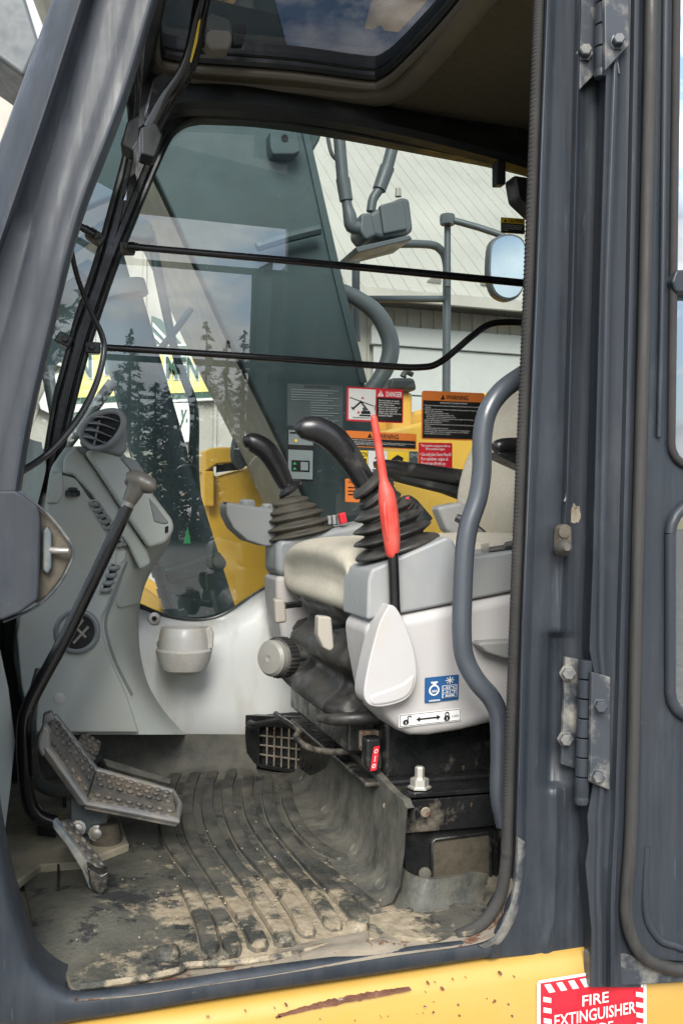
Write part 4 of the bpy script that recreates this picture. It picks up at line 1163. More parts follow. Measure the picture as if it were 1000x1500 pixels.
# front handrail seen beyond the console, low in the windshield corner
hrn = thing('front_handrail', 'pale grey tube handrail outside the front corner behind the air vent', 'handrail', tuple(P(100, 670, 2.6)))
MB().ptube([(165, 560, 2.62, 8), (120, 622, 2.62, 8.5), (95, 655, 2.62, 9), (86, 668, 2.62, 9), (92, 678, 2.62, 9), (120, 676, 2.62, 9)], 12).build('rail_tube', 'rail_grey', hrn)
# ================================================================== white lower trim and cup holder
tr_ = thing('trim_panel', 'white moulded lower side trim below the far window', 'trim panel', tuple(P(300, 1075, 2.2)))
top = spline([(150, 880), (206, 892), (226, 899), (262, 908), (300, 909), (335, 898), (385, 864), (430, 846), (520, 835), (760, 815)], 4)
rows = []
for a, b in top:
    bo = (a if a > 260 else a + (262 - a) * .6, 1074)
    rows.append([P(a, b - 1, YW + 0.012), P(a, b, YW - 0.006), P(a, b + 5, YW - 0.028), P(a, b + 16, YW - 0.052), P(a, b + 40, YW - 0.068), P(a, b + 90, YW - 0.075), P(a, 1040, YW - 0.075), P(a, 1074, YW - 0.075), P(a, 1082, YW - 0.06)])
MB().grid(rows).build('trim_shell', 'trim_white', tr_, angle=70)
for a, b in ((226, 906), (386, 902)):
    s = MB().lathe(P(a, b, YW - 0.05), (0, -1, 0.15), [(0.014, -0.01), (0.014, 0.006), (0.009, 0.007)], 14).build('screw', 'steel', tr_)
    MB().lathe(P(a, b, YW - 0.057), (0, -1, 0.15), [(0.006, 0), (0.006, 0.003)], 6).build('screw_socket', 'dark_void', s)
cup = thing('cup_holder', 'cream plastic cup holder on the white side trim', 'cup holder', tuple(P(272, 985, 2.14)))
c0 = P(270, 952, 2.12)
s_ = R(c0, 1)
MB().lathe(c0, (0, 0, 1), [(20 * s_, -34 * s_), (32 * s_, -28 * s_), (38 * s_, -14 * s_), (41 * s_, 0), (40 * s_, 2 * s_), (38 * s_, 3 * s_)], 30).build('lower_cup', 'cup_cream', cup)
MB().lathe(c0, (0, 0, 1), [(37.5 * s_, 2 * s_), (37 * s_, 18 * s_), (34 * s_, 32 * s_), (32.5 * s_, 34 * s_), (30 * s_, 32 * s_), (31 * s_, 10 * s_), (30 * s_, 4 * s_), (1 * s_, 3 * s_)], 30).build('upper_cup', 'cup_cream', cup)
MB().pprism([(300, 922), (308, 916), (314, 926), (313, 950), (303, 954)], 2.09, 0.03).build('cup_notch', 'cup_cream', cup, bevel=0.005)
MB().pprism([(232, 944), (242, 936), (246, 976), (238, 972)], 2.13, 0.05).build('cup_bracket', 'cup_cream', cup, bevel=0.005)
# ================================================================== seat
def soft_block(rings, name, mat, parent, sub=2):
    """rings: list of closed loops with equal counts -> subdivided cushion"""
    return MB().grid(rings, None, True, True).build(name, mat, parent, sub=sub)
seat = thing('operator_seat', 'beige fabric operator seat between the two consoles', 'seat', (0.75, 1.81, ZF + 0.15))
# cushion: cross sections along X, rounded front
def section(x, y0, y1, z0, z1, crown=0.012, n=6):
    pts = []
    for k in range(n + 1):
        t = k / n
        y = y0 + (y1 - y0) * t
        bol = -0.014 * (abs(2 * t - 1) ** 3)
        pts.append(Vector((x, y, z1 + bol - crown * 0)))
    pts += [Vector((x, y1 + 0.012, (z0 + z1) / 2))]
    for k in range(n + 1):
        t = 1 - k / n
        pts.append(Vector((x, y0 + (y1 - y0) * t, z0)))
    pts += [Vector((x, y0 - 0.012, (z0 + z1) / 2))]
    return pts
zt = EYE - 0.040
fx = P(416, 815, 2.04).x
rings = [section(fx + 0.014, 1.61, 2.02, zt - 0.075, zt - 0.050), section(fx + 0.000, 1.59, 2.04, zt - 0.098, zt - 0.028), section(fx + 0.004, 1.58, 2.05, zt - 0.118, zt - 0.010), section(fx + 0.035, 1.575, 2.055, zt - 0.128, zt + 0.006),
         section(fx + 0.11, 1.575, 2.055, zt - 0.135, zt + 0.010), section(fx + 0.3, 1.575, 2.055, zt - 0.135, zt + 0.016), section(fx + 0.52, 1.575, 2.055, zt - 0.13, zt + 0.030)]
soft_block(rings, 'seat_cushion', 'fabric', seat)
# backrest
def bsec(t, x, z, w, th):
    cy_ = 1.815
    out = []
    for k in range(16):
        a = 2 * math.pi * k / 16
        ca, sa = math.cos(a), math.sin(a)
        e = 0.45
        yy = math.copysign(abs(ca) ** e, ca) * w
        xx = math.copysign(abs(sa) ** e, sa) * th
        out.append(Vector((x + xx + (0.05 if xx < 0 else 0) * 0 - 0.05 * abs(ca) ** 3 * (1 if xx < 0 else 0), cy_ + yy, z)))
    return out
bx = P(672, 720, 1.95).x
rings = [bsec(0, bx + 0.13, EYE - 0.10, 0.20, 0.05), bsec(0, bx + 0.12, EYE - 0.06, 0.23, 0.07), bsec(0, bx + 0.115, EYE + 0.03, 0.245, 0.08), bsec(0, bx + 0.13, EYE + 0.12, 0.25, 0.08), bsec(0, bx + 0.165, EYE + 0.20, 0.245, 0.075),
         bsec(0, bx + 0.21, EYE + 0.28, 0.235, 0.07), bsec(0, bx + 0.26, EYE + 0.36, 0.215, 0.065), bsec(0, bx + 0.30, EYE + 0.43, 0.18, 0.055), bsec(0, bx + 0.31, EYE + 0.46, 0.12, 0.035)]
soft_block(rings, 'backrest', 'fabric', seat)
# arm rests
arm = MB().ptube([(551, 684, 2.07, 6), (556, 683, 2.07, 10), (585, 687, 2.07, 12), (630, 694, 2.07, 13), (680, 702, 2.07, 14), (750, 710, 2.07, 14)], 14, 5).build('armrest', 'grip_black', seat)
MB().prism([P(a, b, 2.06) for a, b in spline([(572, 692), (610, 697), (690, 702), (700, 735), (660, 722), (620, 712), (590, 704)], 3)], (0, 0.06, 0)).build('armrest_shell', 'trim_black', arm, bevel=0.008)
arm2 = MB().ptube([(722, 656, 1.62, 6), (728, 655, 1.62, 11), (745, 654, 1.62, 13), (790, 656, 1.62, 15), (860, 660, 1.62, 15)], 14, 5).build('armrest', 'grip_black', seat)
MB().prism([P(a, b, 1.61) for a, b in ((726, 662), (790, 655), (800, 700), (752, 678), (735, 670))], (0, 0.06, 0)).build('armrest_shell', 'trim_black', arm2, bevel=0.008)
# recliner cover and belt
MB().pprism([(640, 742), (676, 735), (720, 770), (760, 800), (700, 806), (655, 778)], 1.98, 0.05).build('hinge_cover', 'console_grey', seat, bevel=0.01)
MB().ptube([(668, 758, 1.86, 6), (690, 770, 1.84, 7), (712, 788, 1.82, 7), (730, 800, 1.80, 6)], 8, 4).build('recliner_lever', 'trim_black', seat)
belt = thing('seat_belt_buckle', 'black seat belt buckle with red button behind the near joystick', 'buckle', tuple(P(612, 760, 1.66)))
MB().prism([P(a, b, 1.68) for a, b in ((583, 735), (600, 724), (612, 732), (636, 760), (622, 770), (590, 756))], (0, 0.03, 0)).build('buckle_body', 'trim_black', belt, bevel=0.005)
MB().prism([P(a, b, 1.676) for a, b in ((588, 742), (597, 727), (603, 733), (596, 750))], (0, 0.006, 0)).build('red_button', 'st_red', belt, bevel=0.001)
for k in range(3):
    MB().tube([P(592 + k * 6, 744 + k * 3, 1.674), P(600 + k * 6, 732 + k * 3, 1.674)], 0.0018, 6).build('buckle_rib', 'trim_black', belt)
# black bellows under the seat: gathered rubber skirt
def skirt(levels, name):
    """levels: (z, x_front, y0, y1, pleat) -> horizontal rounded loops"""
    rings = []
    for z, x0, y0, y1, w in levels:
        lp = []
        n = 44
        x1 = x0 + 0.42
        for k in range(n):
            a = 2 * math.pi * k / n
            ca, sa = math.cos(a), math.sin(a)
            ex = 0.35
            xx = (x0 + x1) / 2 + math.copysign(abs(ca) ** ex, ca) * (x1 - x0) / 2
            yy = (y0 + y1) / 2 + math.copysign(abs(sa) ** ex, sa) * (y1 - y0) / 2
            cr = 1.5 * w * math.sin(k * 2.3 + z * 40) + 1.2 * w * math.sin(k * 5.1 + z * 90) + w * math.sin(k * k * 1.7 + z * 300)
            lp.append(Vector((xx + ca * cr, yy + sa * cr, z + cr * .7)))
        rings.append(lp)
    return MB().grid(rings, None, True, True).build(name, 'bellows_rubber', seat, sub=1)
e = EYE
skirt([(e - .128, .52, 1.62, 2.00, .002), (e - .150, .485, 1.595, 2.035, .007), (e - .175, .50, 1.60, 2.03, .012), (e - .20, .54, 1.61, 2.02, .010), (e - .23, .50, 1.60, 2.03, .012), (e - .255, .475, 1.59, 2.045, .009),
       (e - .28, .52, 1.61, 2.03, .010), (e - .305, .535, 1.62, 2.02, .008), (e - .325, .49, 1.59, 2.05, .008), (e - .345, .465, 1.58, 2.06, .006), (e - .365, .50, 1.60, 2.04, .006), (e - .385, .53, 1.60, 2.02, .004)], 'suspension_bellows')
MB().ptube([(468, 1052, 1.64, 6), (490, 1054, 1.60, 9), (530, 1052, 1.58, 10), (560, 1050, 1.58, 10)], 10, 4).build('bellows_lip', 'bellows_rubber', seat)
# adjuster knob, paddles
kn = P(412, 963, 1.72)
ka = Vector((-0.80, -0.55, 0.05)).normalized()
k_ = MB().lathe(kn + ka * -0.012, ka, [(0.010, -0.05), (0.010, 0.0), (0.036, 0.0), (0.036, 0.026), (0.034, 0.028)], 36).build('adjuster_knob', 'black_rubber', seat, angle=30)
MB().lathe(kn + ka * 0.016, ka, [(0.033, 0), (0.033, 0.012), (0.028, 0.018), (0.006, 0.020), (0.002, 0.018)], 28).build('knob_cap', 'knob_cap', k_, angle=30)
cu_ = ka.cross(Vector((0, 0, 1))).normalized()
cw = ka.cross(cu_)
for k in range(30):
    a = 2 * math.pi * k / 30
    q = kn + (cu_ * math.cos(a) + cw * math.sin(a)) * 0.036
    MB().tube([q - ka * 0.010, q + ka * 0.013], 0.002, 5).build('knurl', 'black_rubber', k_)
def paddle(poly, Y, th, stem, label):
    o = MB().pprism(poly, Y, th).build('adjuster_paddle', 'beige_plastic', seat, bevel=0.006, seg=4)
    o['label'] = label
    MB().ptube(stem, 8, 2).build('paddle_stem', 'black_steel', o)
paddle([(466, 902), (486, 904), (490, 950), (484, 955), (474, 950), (465, 930)], 1.60, 0.025, [(484, 918, 1.61, 5), (498, 916, 1.63, 5), (508, 915, 1.65, 5)], 'near beige seat adjuster paddle')
paddle([(402, 877), (418, 878), (421, 912), (404, 914)], 1.86, 0.025, [(414, 888, 1.87, 5), (426, 886, 1.89, 5), (440, 885, 1.9, 5)], 'far beige seat adjuster paddle')
# slide bail under the front edge
MB().ptube([(404, 1046, 1.90, 4.5), (412, 1052, 1.86, 4.5), (428, 1062, 1.80, 4.5), (438, 1072, 1.77, 5), (434, 1080, 1.75, 5), (446, 1092, 1.72, 5), (470, 1100, 1.68, 5), (505, 1101, 1.64, 5), (530, 1098, 1.62, 5)], 10, 5).build('slide_bail', 'black_steel', seat)
# ================================================================== seat stand (black pressed steel)
base = thing('seat_stand', 'scuffed black steel seat stand with bolt and lower storage box', 'seat stand', (0.75, 1.75, ZF))
Zt = EYE - 0.452
x0 = P(584, 1168, 1.48).x
# main lower box, front lip and top plate
MB().bb((x0 + 0.03, 1.52, ZF - 0.01), (1.25, 2.12, Zt - 0.05)).build('lower_box', 'black_steel', base, bevel=0.004)
MB().bb((x0, 1.48, Zt - 0.006), (1.25, 2.14, Zt + 0.002)).build('top_plate', 'black_steel', base, bevel=0.002)
MB().bb((x0 + 0.004, 1.477, Zt - 0.062), (1.25, 1.483, Zt - 0.008)).build('front_lip', 'black_steel', base, bevel=0.002)
MB().bb((x0 - 0.004, 1.50, Zt - 0.14), (x0 + 0.002, 2.12, Zt - 0.008)).build('side_lip', 'black_steel', base, bevel=0.002)
# storage box face with a ledge and a recessed panel
q = [P(586, 1206, 1.49), P(760, 1182, 1.49), P(760, 1290, 1.49), P(596, 1300, 1.49)]
MB().prism([P(a, b, 1.478) for a, b in ((588, 1205), (760, 1183), (760, 1198), (600, 1218))], (0, 0.05, 0)).build('box_ledge', 'rust_lip', base, bevel=0.003)
bx_ = MB().prism(q, (0, 0.03, 0)).build('box_face', 'black_steel', base, bevel=0.003)
MB().pprism([(632, 1230), (718, 1220), (718, 1288), (632, 1292)], 1.487, 0.01).build('foam_panel', 'foam_brown', bx_, bevel=0.002)
MB().tube([P(a, b, 1.486) for a, b in ((632, 1292), (632, 1234), (637, 1230), (714, 1220), (718, 1224), (718, 1290))], 0.003, 6).build('panel_frame', 'black_steel', bx_)
MB().tube([P(a, b, 1.486) for a, b in ((726, 1290), (726, 1218))], 0.003, 6).build('panel_frame', 'black_steel', bx_)
MB().lathe(P(621, 1280, 1.484), (0, -1, 0.2), [(0.011, 0), (0.011, 0.004), (0.005, 0.008)], 12).build('rubber_plug', 'mat_side', bx_)
# upper box
ux = P(545, 1100, 1.56).x
MB().bb((ux + 0.02, 1.56, Zt + 0.002), (1.2, 2.05, EYE - 0.345)).build('upper_box', 'black_steel', base, bevel=0.012, seg=3)
MB().bb((ux - 0.02, 1.535, Zt + 0.001), (1.2, 2.07, Zt + 0.010)).build('upper_flange', 'black_steel', base, bevel=0.004)
MB().bb((0.50, 1.60, Zt + 0.045), (ux + 0.02, 2.02, EYE - 0.35)).build('slide_rail', 'black_steel', base, bevel=0.006)
MB().bb((0.52, 1.585, Zt + 0.05), (0.56, 1.60, Zt + 0.085)).build('rail_end', 'rust_lip', base, bevel=0.003)
bp_ = PZ(614, 1154, Zt + 0.004)
MB().lathe(bp_, (0, 0, 1), [(0.020, 0), (0.020, 0.003), (0.0155, 0.004), (0.0155, 0.016), (0.008, 0.017), (0.008, 0.034), (0.006, 0.036)], 6).build('bolt', 'zinc', base, smooth=False)
for a, b, Y, rr in ((623, 1190, 1.476, .007), (585, 1174, 1.476, .006), (566, 1180, 1.5, .005)):
    MB().lathe(P(a, b, Y), (0, -1, 0), [(rr * 1.3, 0), (rr, 0.002), (rr * .8, 0.0015), (0.001, 0.001)], 12).build('hole', 'rust_lip', base)
MB().pprism([(536, 1082), (560, 1080), (560, 1128), (548, 1134), (536, 1126)], 1.54, 0.03).build('lock_bracket', 'black_steel', base, bevel=0.006)
sticker('lock_tag', (547, 1094), (556, 1092), (542, 1130), 1.536, [('p', circle(.5, .2, .3, .09), 'st_white'), ('p', circle(.5, .2, .18, .05), 'st_red'), ('p', circle(.45, .8, .3, .09), 'st_white'), ('p', circle(.45, .8, .18, .05), 'st_red'), ('r', .38, .38, .52, .62, 'st_white')], base, 'st_red')
# ================================================================== heater grille on the floor
gr_ = thing('floor_grille', 'rusty black heater grille with a square mesh at floor level', 'grille', tuple(P(400, 1130, 2.2)))
A, B = P(359, 1049, 2.215), P(448, 1053, 2.12)
Ab, Bb = P(358, 1119, 2.215), P(447, 1134, 2.12)
nrm = (B - A).cross(Ab - A).normalized()
if nrm.y > 0: nrm = -nrm
def on(u, v, d=0.0):
    return A * (1 - u) * (1 - v) + B * u * (1 - v) + Ab * (1 - u) * v + Bb * u * v + nrm * d
MB().prism([on(0, 0, -.02), on(1, 0, -.02), on(1, 1, -.02), on(0, 1, -.02)], nrm * -0.05).build('heater_box', 'dark_void', gr_, smooth=False)
for (u0, v0, u1, v1) in ((0, -.02, 1.02, .2), (0, .2, .24, 1.02), (.96, .2, 1.02, 1.02), (.24, .95, .96, 1.03)):
    MB().prism([on(u0, v0), on(u1, v0), on(u1, v1), on(u0, v1)], nrm * -0.02).build('grille_frame', 'black_steel', gr_, bevel=0.002)
for k in range(1, 6):
    u = .24 + .72 * k / 6
    MB().tube([on(u, .2, -0.004), on(u, .96, -0.004)], 0.0022, 6).build('grille_bar', 'rust_lip', gr_)
for k in range(1, 4):
    v = .2 + .76 * k / 4
    MB().tube([on(.24, v, -0.007), on(.96, v, -0.007)], 0.0022, 6).build('grille_bar', 'rust_lip', gr_)
MB().ptube([(366, 1060, 2.17, 6), (374, 1062, 2.15, 5), (400, 1057, 2.12, 5), (412, 1056, 2.1, 5)], 8, 3).build('drain_pipe', 'black_steel', gr_)
# ================================================================== near console
nc = thing('left_console', 'white and grey control console beside the door opening', 'console', tuple(P(600, 1080, 1.5)))
YN = 1.46
white = [(536, 911), (600, 898), (790, 860), (790, 1046), (736, 1058), (680, 1072), (630, 1080), (604, 1080), (585, 1072), (566, 1052), (552, 1018), (542, 965)]
MB().pprism(white, YN, 0.14).build('lower_shell', 'panel_white', nc, bevel=0.022, seg=4)
grey = [(537, 909), (539, 850), (544, 834), (655, 786), (664, 790), (674, 816), (700, 814), (790, 802), (790, 859), (600, 897)]
MB().pprism(grey, YN + 0.003, 0.135).build('upper_shell', 'console_grey', nc, bevel=0.014, seg=4)
# switch panel
for a, b, w in ((692, 818, 30), (715, 808, 34), (738, 801, 26)):
    MB().prism([P(a, b, YN + 0.03), P(a + w, b - 5, YN + 0.03), P(a + w, b - 12, YN + 0.10), P(a, b - 7, YN + 0.10)], (0, 0, -0.02)).build('switch', 'trim_black', nc, bevel=0.003)
MB().prism([P(704, 800, YN + 0.05), P(716, 798, YN + 0.05), P(716, 795, YN + 0.08), P(704, 797, YN + 0.08)], (0, 0, -0.006)).build('pink_switch', 'beige_plastic', nc, bevel=0.001)
# side latch handle
MB().prism([P(a, b, YN - 0.03) for a, b in ((700, 945), (706, 941), (790, 936), (790, 972), (742, 966), (712, 956))], (0, 0.045, 0)).build('tilt_handle', 'console_dark', nc, bevel=0.005)
# teardrop cover
td = [(570, 886), (580, 890), (594, 915), (606, 950), (611, 985), (606, 1010), (596, 1024), (578, 1032), (556, 1036), (540, 1032), (533, 1018), (536, 990), (545, 950), (556, 912)]
tdc = MB().pprism(td, YN - 0.030, 0.05, sm=3).build('lever_cover', 'panel_white', nc, bevel=0.014, seg=4)
MB().pprism([(541, 1018), (560, 1012), (590, 1000), (608, 986), (606, 1008), (596, 1022), (578, 1030), (556, 1034), (542, 1032)], YN - 0.0325, 0.03, sm=2).build('cover_foot', 'panel_white', tdc, bevel=0.008, seg=3)
blue = [('r', .03, .04, .97, .96, 'st_blue'),
        ('p', circle(.27, .52, .155, .22, 18), 'st_white'), ('p', circle(.27, .52, .11, .155, 18), 'st_blue'), ('r', .17, .18, .37, .24, 'st_white'), ('r', .22, .20, .32, .34, 'st_white'), ('t', '^^^', .19, .50, .35, .60, 'st_white', .02),
        *[('p', [(.72 + .13 * math.cos(t_) + .012 * math.sin(t_), .18 + .15 * math.sin(t_) - .015 * math.cos(t_)), (.72 + .13 * math.cos(t_) - .012 * math.sin(t_), .18 + .15 * math.sin(t_) + .015 * math.cos(t_)), (.72 - .13 * math.cos(t_) - .012 * math.sin(t_), .18 - .15 * math.sin(t_) + .015 * math.cos(t_)), (.72 - .13 * math.cos(t_) + .012 * math.sin(t_), .18 - .15 * math.sin(t_) - .015 * math.cos(t_))], 'st_white') for t_ in (0, .785, 1.571, 2.356)],
        ('r', .49, .36, .93, .86, 'st_white'), ('r', .51, .38, .91, .53, 'st_blue'), ('r', .51, .55, .91, .69, 'st_blue'), ('r', .51, .71, .91, .84, 'st_blue'),
        ('t', '-35°C', .53, .40, .89, .51, 'st_white', .03), ('t', '-31°F', .53, .57, .89, .67, 'st_white', .03), ('t', '50%', .57, .73, .85, .82, 'st_white', .03), ('t', '4458256', .08, .87, .42, .94, 'st_white', .03)]
s1 = sticker('coolant_sticker', (622, 993), (671.5, 988), (621.5, 1030), YN - 0.0022, blue, nc, 'st_blue')
s1['label'] = 'blue engine coolant sticker'
lockp = [('r', .015, .06, .985, .94, 'st_black'), ('r', .025, .10, .975, .90, 'st_white'),
         ('p', circle(.11, .64, .05, .22, 12), 'st_black'), ('r', .105, .58, .115, .78, 'st_white'), ('p', [(.13, .48), (.13, .22), (.15, .14), (.19, .14), (.20, .3), (.185, .3), (.175, .22), (.155, .22), (.148, .28), (.148, .48)], 'st_black'),
         ('p', [(.27, .5), (.33, .3), (.33, .44), (.60, .44), (.60, .3), (.66, .5), (.60, .7), (.60, .56), (.33, .56), (.33, .7)], 'st_black'),
         ('p', circle(.76, .64, .05, .22, 12), 'st_black'), ('r', .755, .58, .765, .78, 'st_white'), ('p', [(.725, .48), (.725, .26), (.745, .15), (.775, .15), (.795, .26), (.795, .48), (.78, .48), (.78, .28), (.765, .22), (.755, .22), (.74, .28), (.74, .48)], 'st_black'),
         ('t', 'LOCK', .84, .44, .95, .60, 'st_black')]
s2 = sticker('lock_sticker', (583.5, 1047), (675, 1037), (583.5, 1066), YN - 0.0022, lockp, nc, 'st_white', rnd=0.12)
s2['label'] = 'white unlock to lock arrow sticker'
# ---- lock lever
lk = thing('lock_lever', 'red handled safety lock lever standing in a teardrop cover', 'lever', tuple(P(578, 895, YN)))
MB().ptube([(580, 905, YN - 0.012, 8), (578, 885, YN - 0.012, 8), (577, 850, YN - 0.012, 8), (575, 805, YN - 0.012, 8)], 12, 2).build('lever_stem', 'gloss_black', lk)
rh = MB().ptube([(575, 811, YN - 0.012, 9.5), (574.5, 808, YN - 0.012, 10.5), (573, 785, YN - 0.012, 13), (569, 750, YN - 0.012, 14), (566, 725, YN - 0.012, 12.5), (563, 711, YN - 0.012, 9), (561, 700, YN - 0.012, 6.5),
                 (556, 665, YN - 0.012, 6), (550, 628, YN - 0.012, 5.6), (547.5, 612, YN - 0.012, 5), (547, 608, YN - 0.012, 2.5)], 16, 4).build('red_handle', 'red_plastic', lk, angle=70)
for dx_ in (-7, 1, 9):
    MB().ptube([(567 + dx_ * .5, 728, YN - 0.020, 1.5), (570 + dx_ * .9, 752, YN - 0.024, 3.0), (573 + dx_ * .8, 784, YN - 0.022, 2.4), (574 + dx_ * .5, 800, YN - 0.018, 1.5)], 8, 4).build('grip_rib', 'red_plastic', rh)
# ---- joysticks
def joystick(name, label, grip, folds, cuff, mat_b, base_Y, loc):
    j = thing(name, label, 'joystick', tuple(loc))
    MB().ptube(grip, 20, 5).build('grip', 'grip_black', j, angle=80)
    rings = []
    for px, py, Y, rx, ry, tilt in folds:
        c = P(px, py, Y)
        r1 = R(c, rx)
        r2 = R(c, ry)
        U = Vector((math.cos(tilt), 0, math.sin(tilt)))
        rings.append([c + U * math.cos(2 * math.pi * k / 28) * r1 + Vector((0, 1, 0)) * math.sin(2 * math.pi * k / 28) * r2 for k in range(28)])
    MB().grid(rings, None, True, True).build('boot', mat_b, j, sub=1)
    for spec in cuff:
        c = P(spec[0], spec[1], spec[2])
        MB().lathe(c, spec[3], [(R(c, a), R(c, b)) for a, b in spec[4]], 26).build('cuff', spec[5], j)
    return j
YJ = 1.53
t1 = RAD(17)
folds = []
prof = [((583, 808), 66, 52), ((582, 802), 67, 53), ((581, 797), 64, 50), ((578, 793), 44, 36), ((577, 789), 44, 36), ((575, 784), 62, 48), ((574, 780), 63, 48), ((572, 776), 40, 33), ((571, 772), 40, 33), ((568, 767), 56, 43), ((567, 763), 56, 43), ((565, 759), 34, 29), ((564, 755), 34, 29),
        ((562, 750), 48, 38), ((561, 746), 48, 38), ((558, 741), 29, 26), ((556, 733), 28, 25), ((553, 726), 30, 26), ((550, 718), 25, 22), ((546, 710), 22, 20)]
for (a, b), rx, ry in prof:
    folds.append((a, b, YJ, rx, ry, t1 + RAD(6) * (806 - b) / 100))
axn = (P(470, 632, YJ) - P(545, 716, YJ)).normalized()
joystick('joystick', 'near black joystick with ribbed rubber boot on the white console',
         [(546, 724, YJ, 15), (536, 709, YJ, 16), (523, 688, YJ, 17), (506, 663, YJ, 19), (487, 642, YJ, 20.5), (466, 630, YJ, 20), (450, 628, YJ, 18), (438, 630, YJ, 13), (433, 632, YJ, 4)],
         folds, [(549, 722, YJ, axn, [(16, -10), (30, -8), (33, -3), (30, 3), (22, 6), (17, 9)], 'bellows_rubber'), (541, 708, YJ, axn, [(18, -6), (31, -4), (32, 0), (28, 4), (19, 8)], 'bellows_rubber'),
                 (556, 742, YJ, axn, [(24, -10), (36, -6), (34, 2), (24, 6)], 'bellows_rubber')], 'bellows_rubber', 0, P(583, 806, YJ))
YK = 2.10
folds = []
prof = [((442, 785), 51, 41), ((441, 780), 52, 42), ((440, 777), 37, 31), ((439, 774), 37, 31), ((438, 770), 49, 38), ((437, 767), 48, 37), ((436, 764), 33, 27), ((435, 761), 33, 27), ((434, 757), 43, 33), ((433, 754), 42, 33), ((431, 751), 28, 23), ((430, 748), 37, 28), ((429, 744), 36, 27),
        ((427, 740), 22, 19), ((426, 736), 29, 23), ((425, 733), 28, 22), ((424, 730), 18, 15), ((423, 728), 18, 15)]
for (a, b), rx, ry in prof:
    folds.append((a, b, YK, rx, ry, RAD(13)))
axn = (P(375, 650, YK) - P(424, 716, YK)).normalized()
joystick('joystick', 'far black joystick with tan dusty boot beyond the seat cushion',
         [(424, 722, YK, 8), (421, 714, YK, 11), (415, 702, YK, 13), (404, 680, YK, 14.5), (391, 661, YK, 15.5), (377, 651, YK, 15), (365, 647, YK, 13), (357, 649, YK, 7)],
         folds, [(424, 716, YK, axn, [(10, -6), (19, -4), (21, 0), (18, 4), (12, 8)], 'grip_black')], 'bellows_tan', 0, P(442, 784, YK))
# ---- far console
fc = thing('right_console', 'narrow grey and white control console on the far side of the seat', 'console', tuple(P(400, 940, 2.1)))
MB().pprism([(405, 800), (409, 790), (500, 772), (620, 748), (620, 900), (405, 842)], 2.055, 0.13).build('upper_shell', 'console_dark', fc, bevel=0.015, seg=4)
MB().pprism([(404, 844), (500, 844), (500, 990), (424, 960), (412, 930), (405, 880)], 2.057, 0.13).build('lower_shell', 'panel_white', fc, bevel=0.012, seg=4)
pd = MB().pprism([(331, 740), (336, 736), (412, 750), (414, 800), (387, 800), (362, 792), (342, 774), (332, 754)], 2.10, 0.09).build('control_pod', 'console_dark', fc, bevel=0.012, seg=4)
MB().prism([P(a, b, 2.11) for a, b in ((332, 741), (412, 754), (412, 748), (334, 736))], (0, 0.08, 0.004)).build('pod_top', 'console_grey', pd, bevel=0.002)
for a, b, r_ in ((362, 739, 11), (391, 745, 8)):
    c = P(a, b, 2.15)
    kb = MB().lathe(c, (0, -0.12, 1), [(R(c, r_), -0.012), (R(c, r_), 0.008), (R(c, r_ * .85), 0.011), (0.001, 0.012)], 16).build('dial', 'console_grey', pd, angle=30)
    for k in range(8):
        an = k * math.pi / 4
        p = c + Vector((math.cos(an), math.sin(an), 0)) * R(c, r_)
        MB().tube([p + Vector((0, 0, -0.01)), p + Vector((0, 0, 0.007))], 0.0022, 6).build('dial_ridge', 'console_dark', kb)
for a, b in ((331, 738), (338, 741), (333, 742)):
    c = P(a, b, 2.13)
    MB().lathe(c, (0, -.1, 1), [(0.006, 0), (0.006, 0.003), (0.004, 0.004)], 10).build('button', 'trim_black', pd)
rs = MB().pprism([(497, 753), (506, 750), (509, 765), (500, 768)], 2.05, 0.02).build('red_switch', 'st_red', fc, bevel=0.002)
for k in range(3):
    MB().pprism([(480 + k * 7, 756 - k), (485 + k * 7, 755 - k), (486 + k * 7, 768), (481 + k * 7, 769)], 2.07, 0.015).build('switch', 'console_grey', fc, bevel=0.002)
# ================================================================== grab handle
gh = thing('grab_handle', 'bent grey tube grab handle inside the door opening', 'grab handle', tuple(P(735, 1215, 1.36)))
MB().ptube([(800, 528, 1.42, 14.5), (768, 548, 1.40, 14.5), (735, 572, 1.385, 14.5), (714, 602, 1.38, 14.5), (706, 640, 1.38, 14.5), (705, 690, 1.38, 14.5), (699, 730, 1.38, 14.5), (686, 770, 1.38, 14.5), (680, 810, 1.38, 14.5), (677, 870, 1.38, 14.5),
            (676, 930, 1.38, 14.5), (681, 966, 1.38, 14.5), (698, 998, 1.375, 14.5), (720, 1024, 1.37, 14.5), (730, 1052, 1.365, 14), (731, 1110, 1.36, 13.5), (730, 1165, 1.355, 13), (738, 1210, 1.35, 12)], 16, 6).build('handle_tube', 'grey_tube', gh, angle=80)
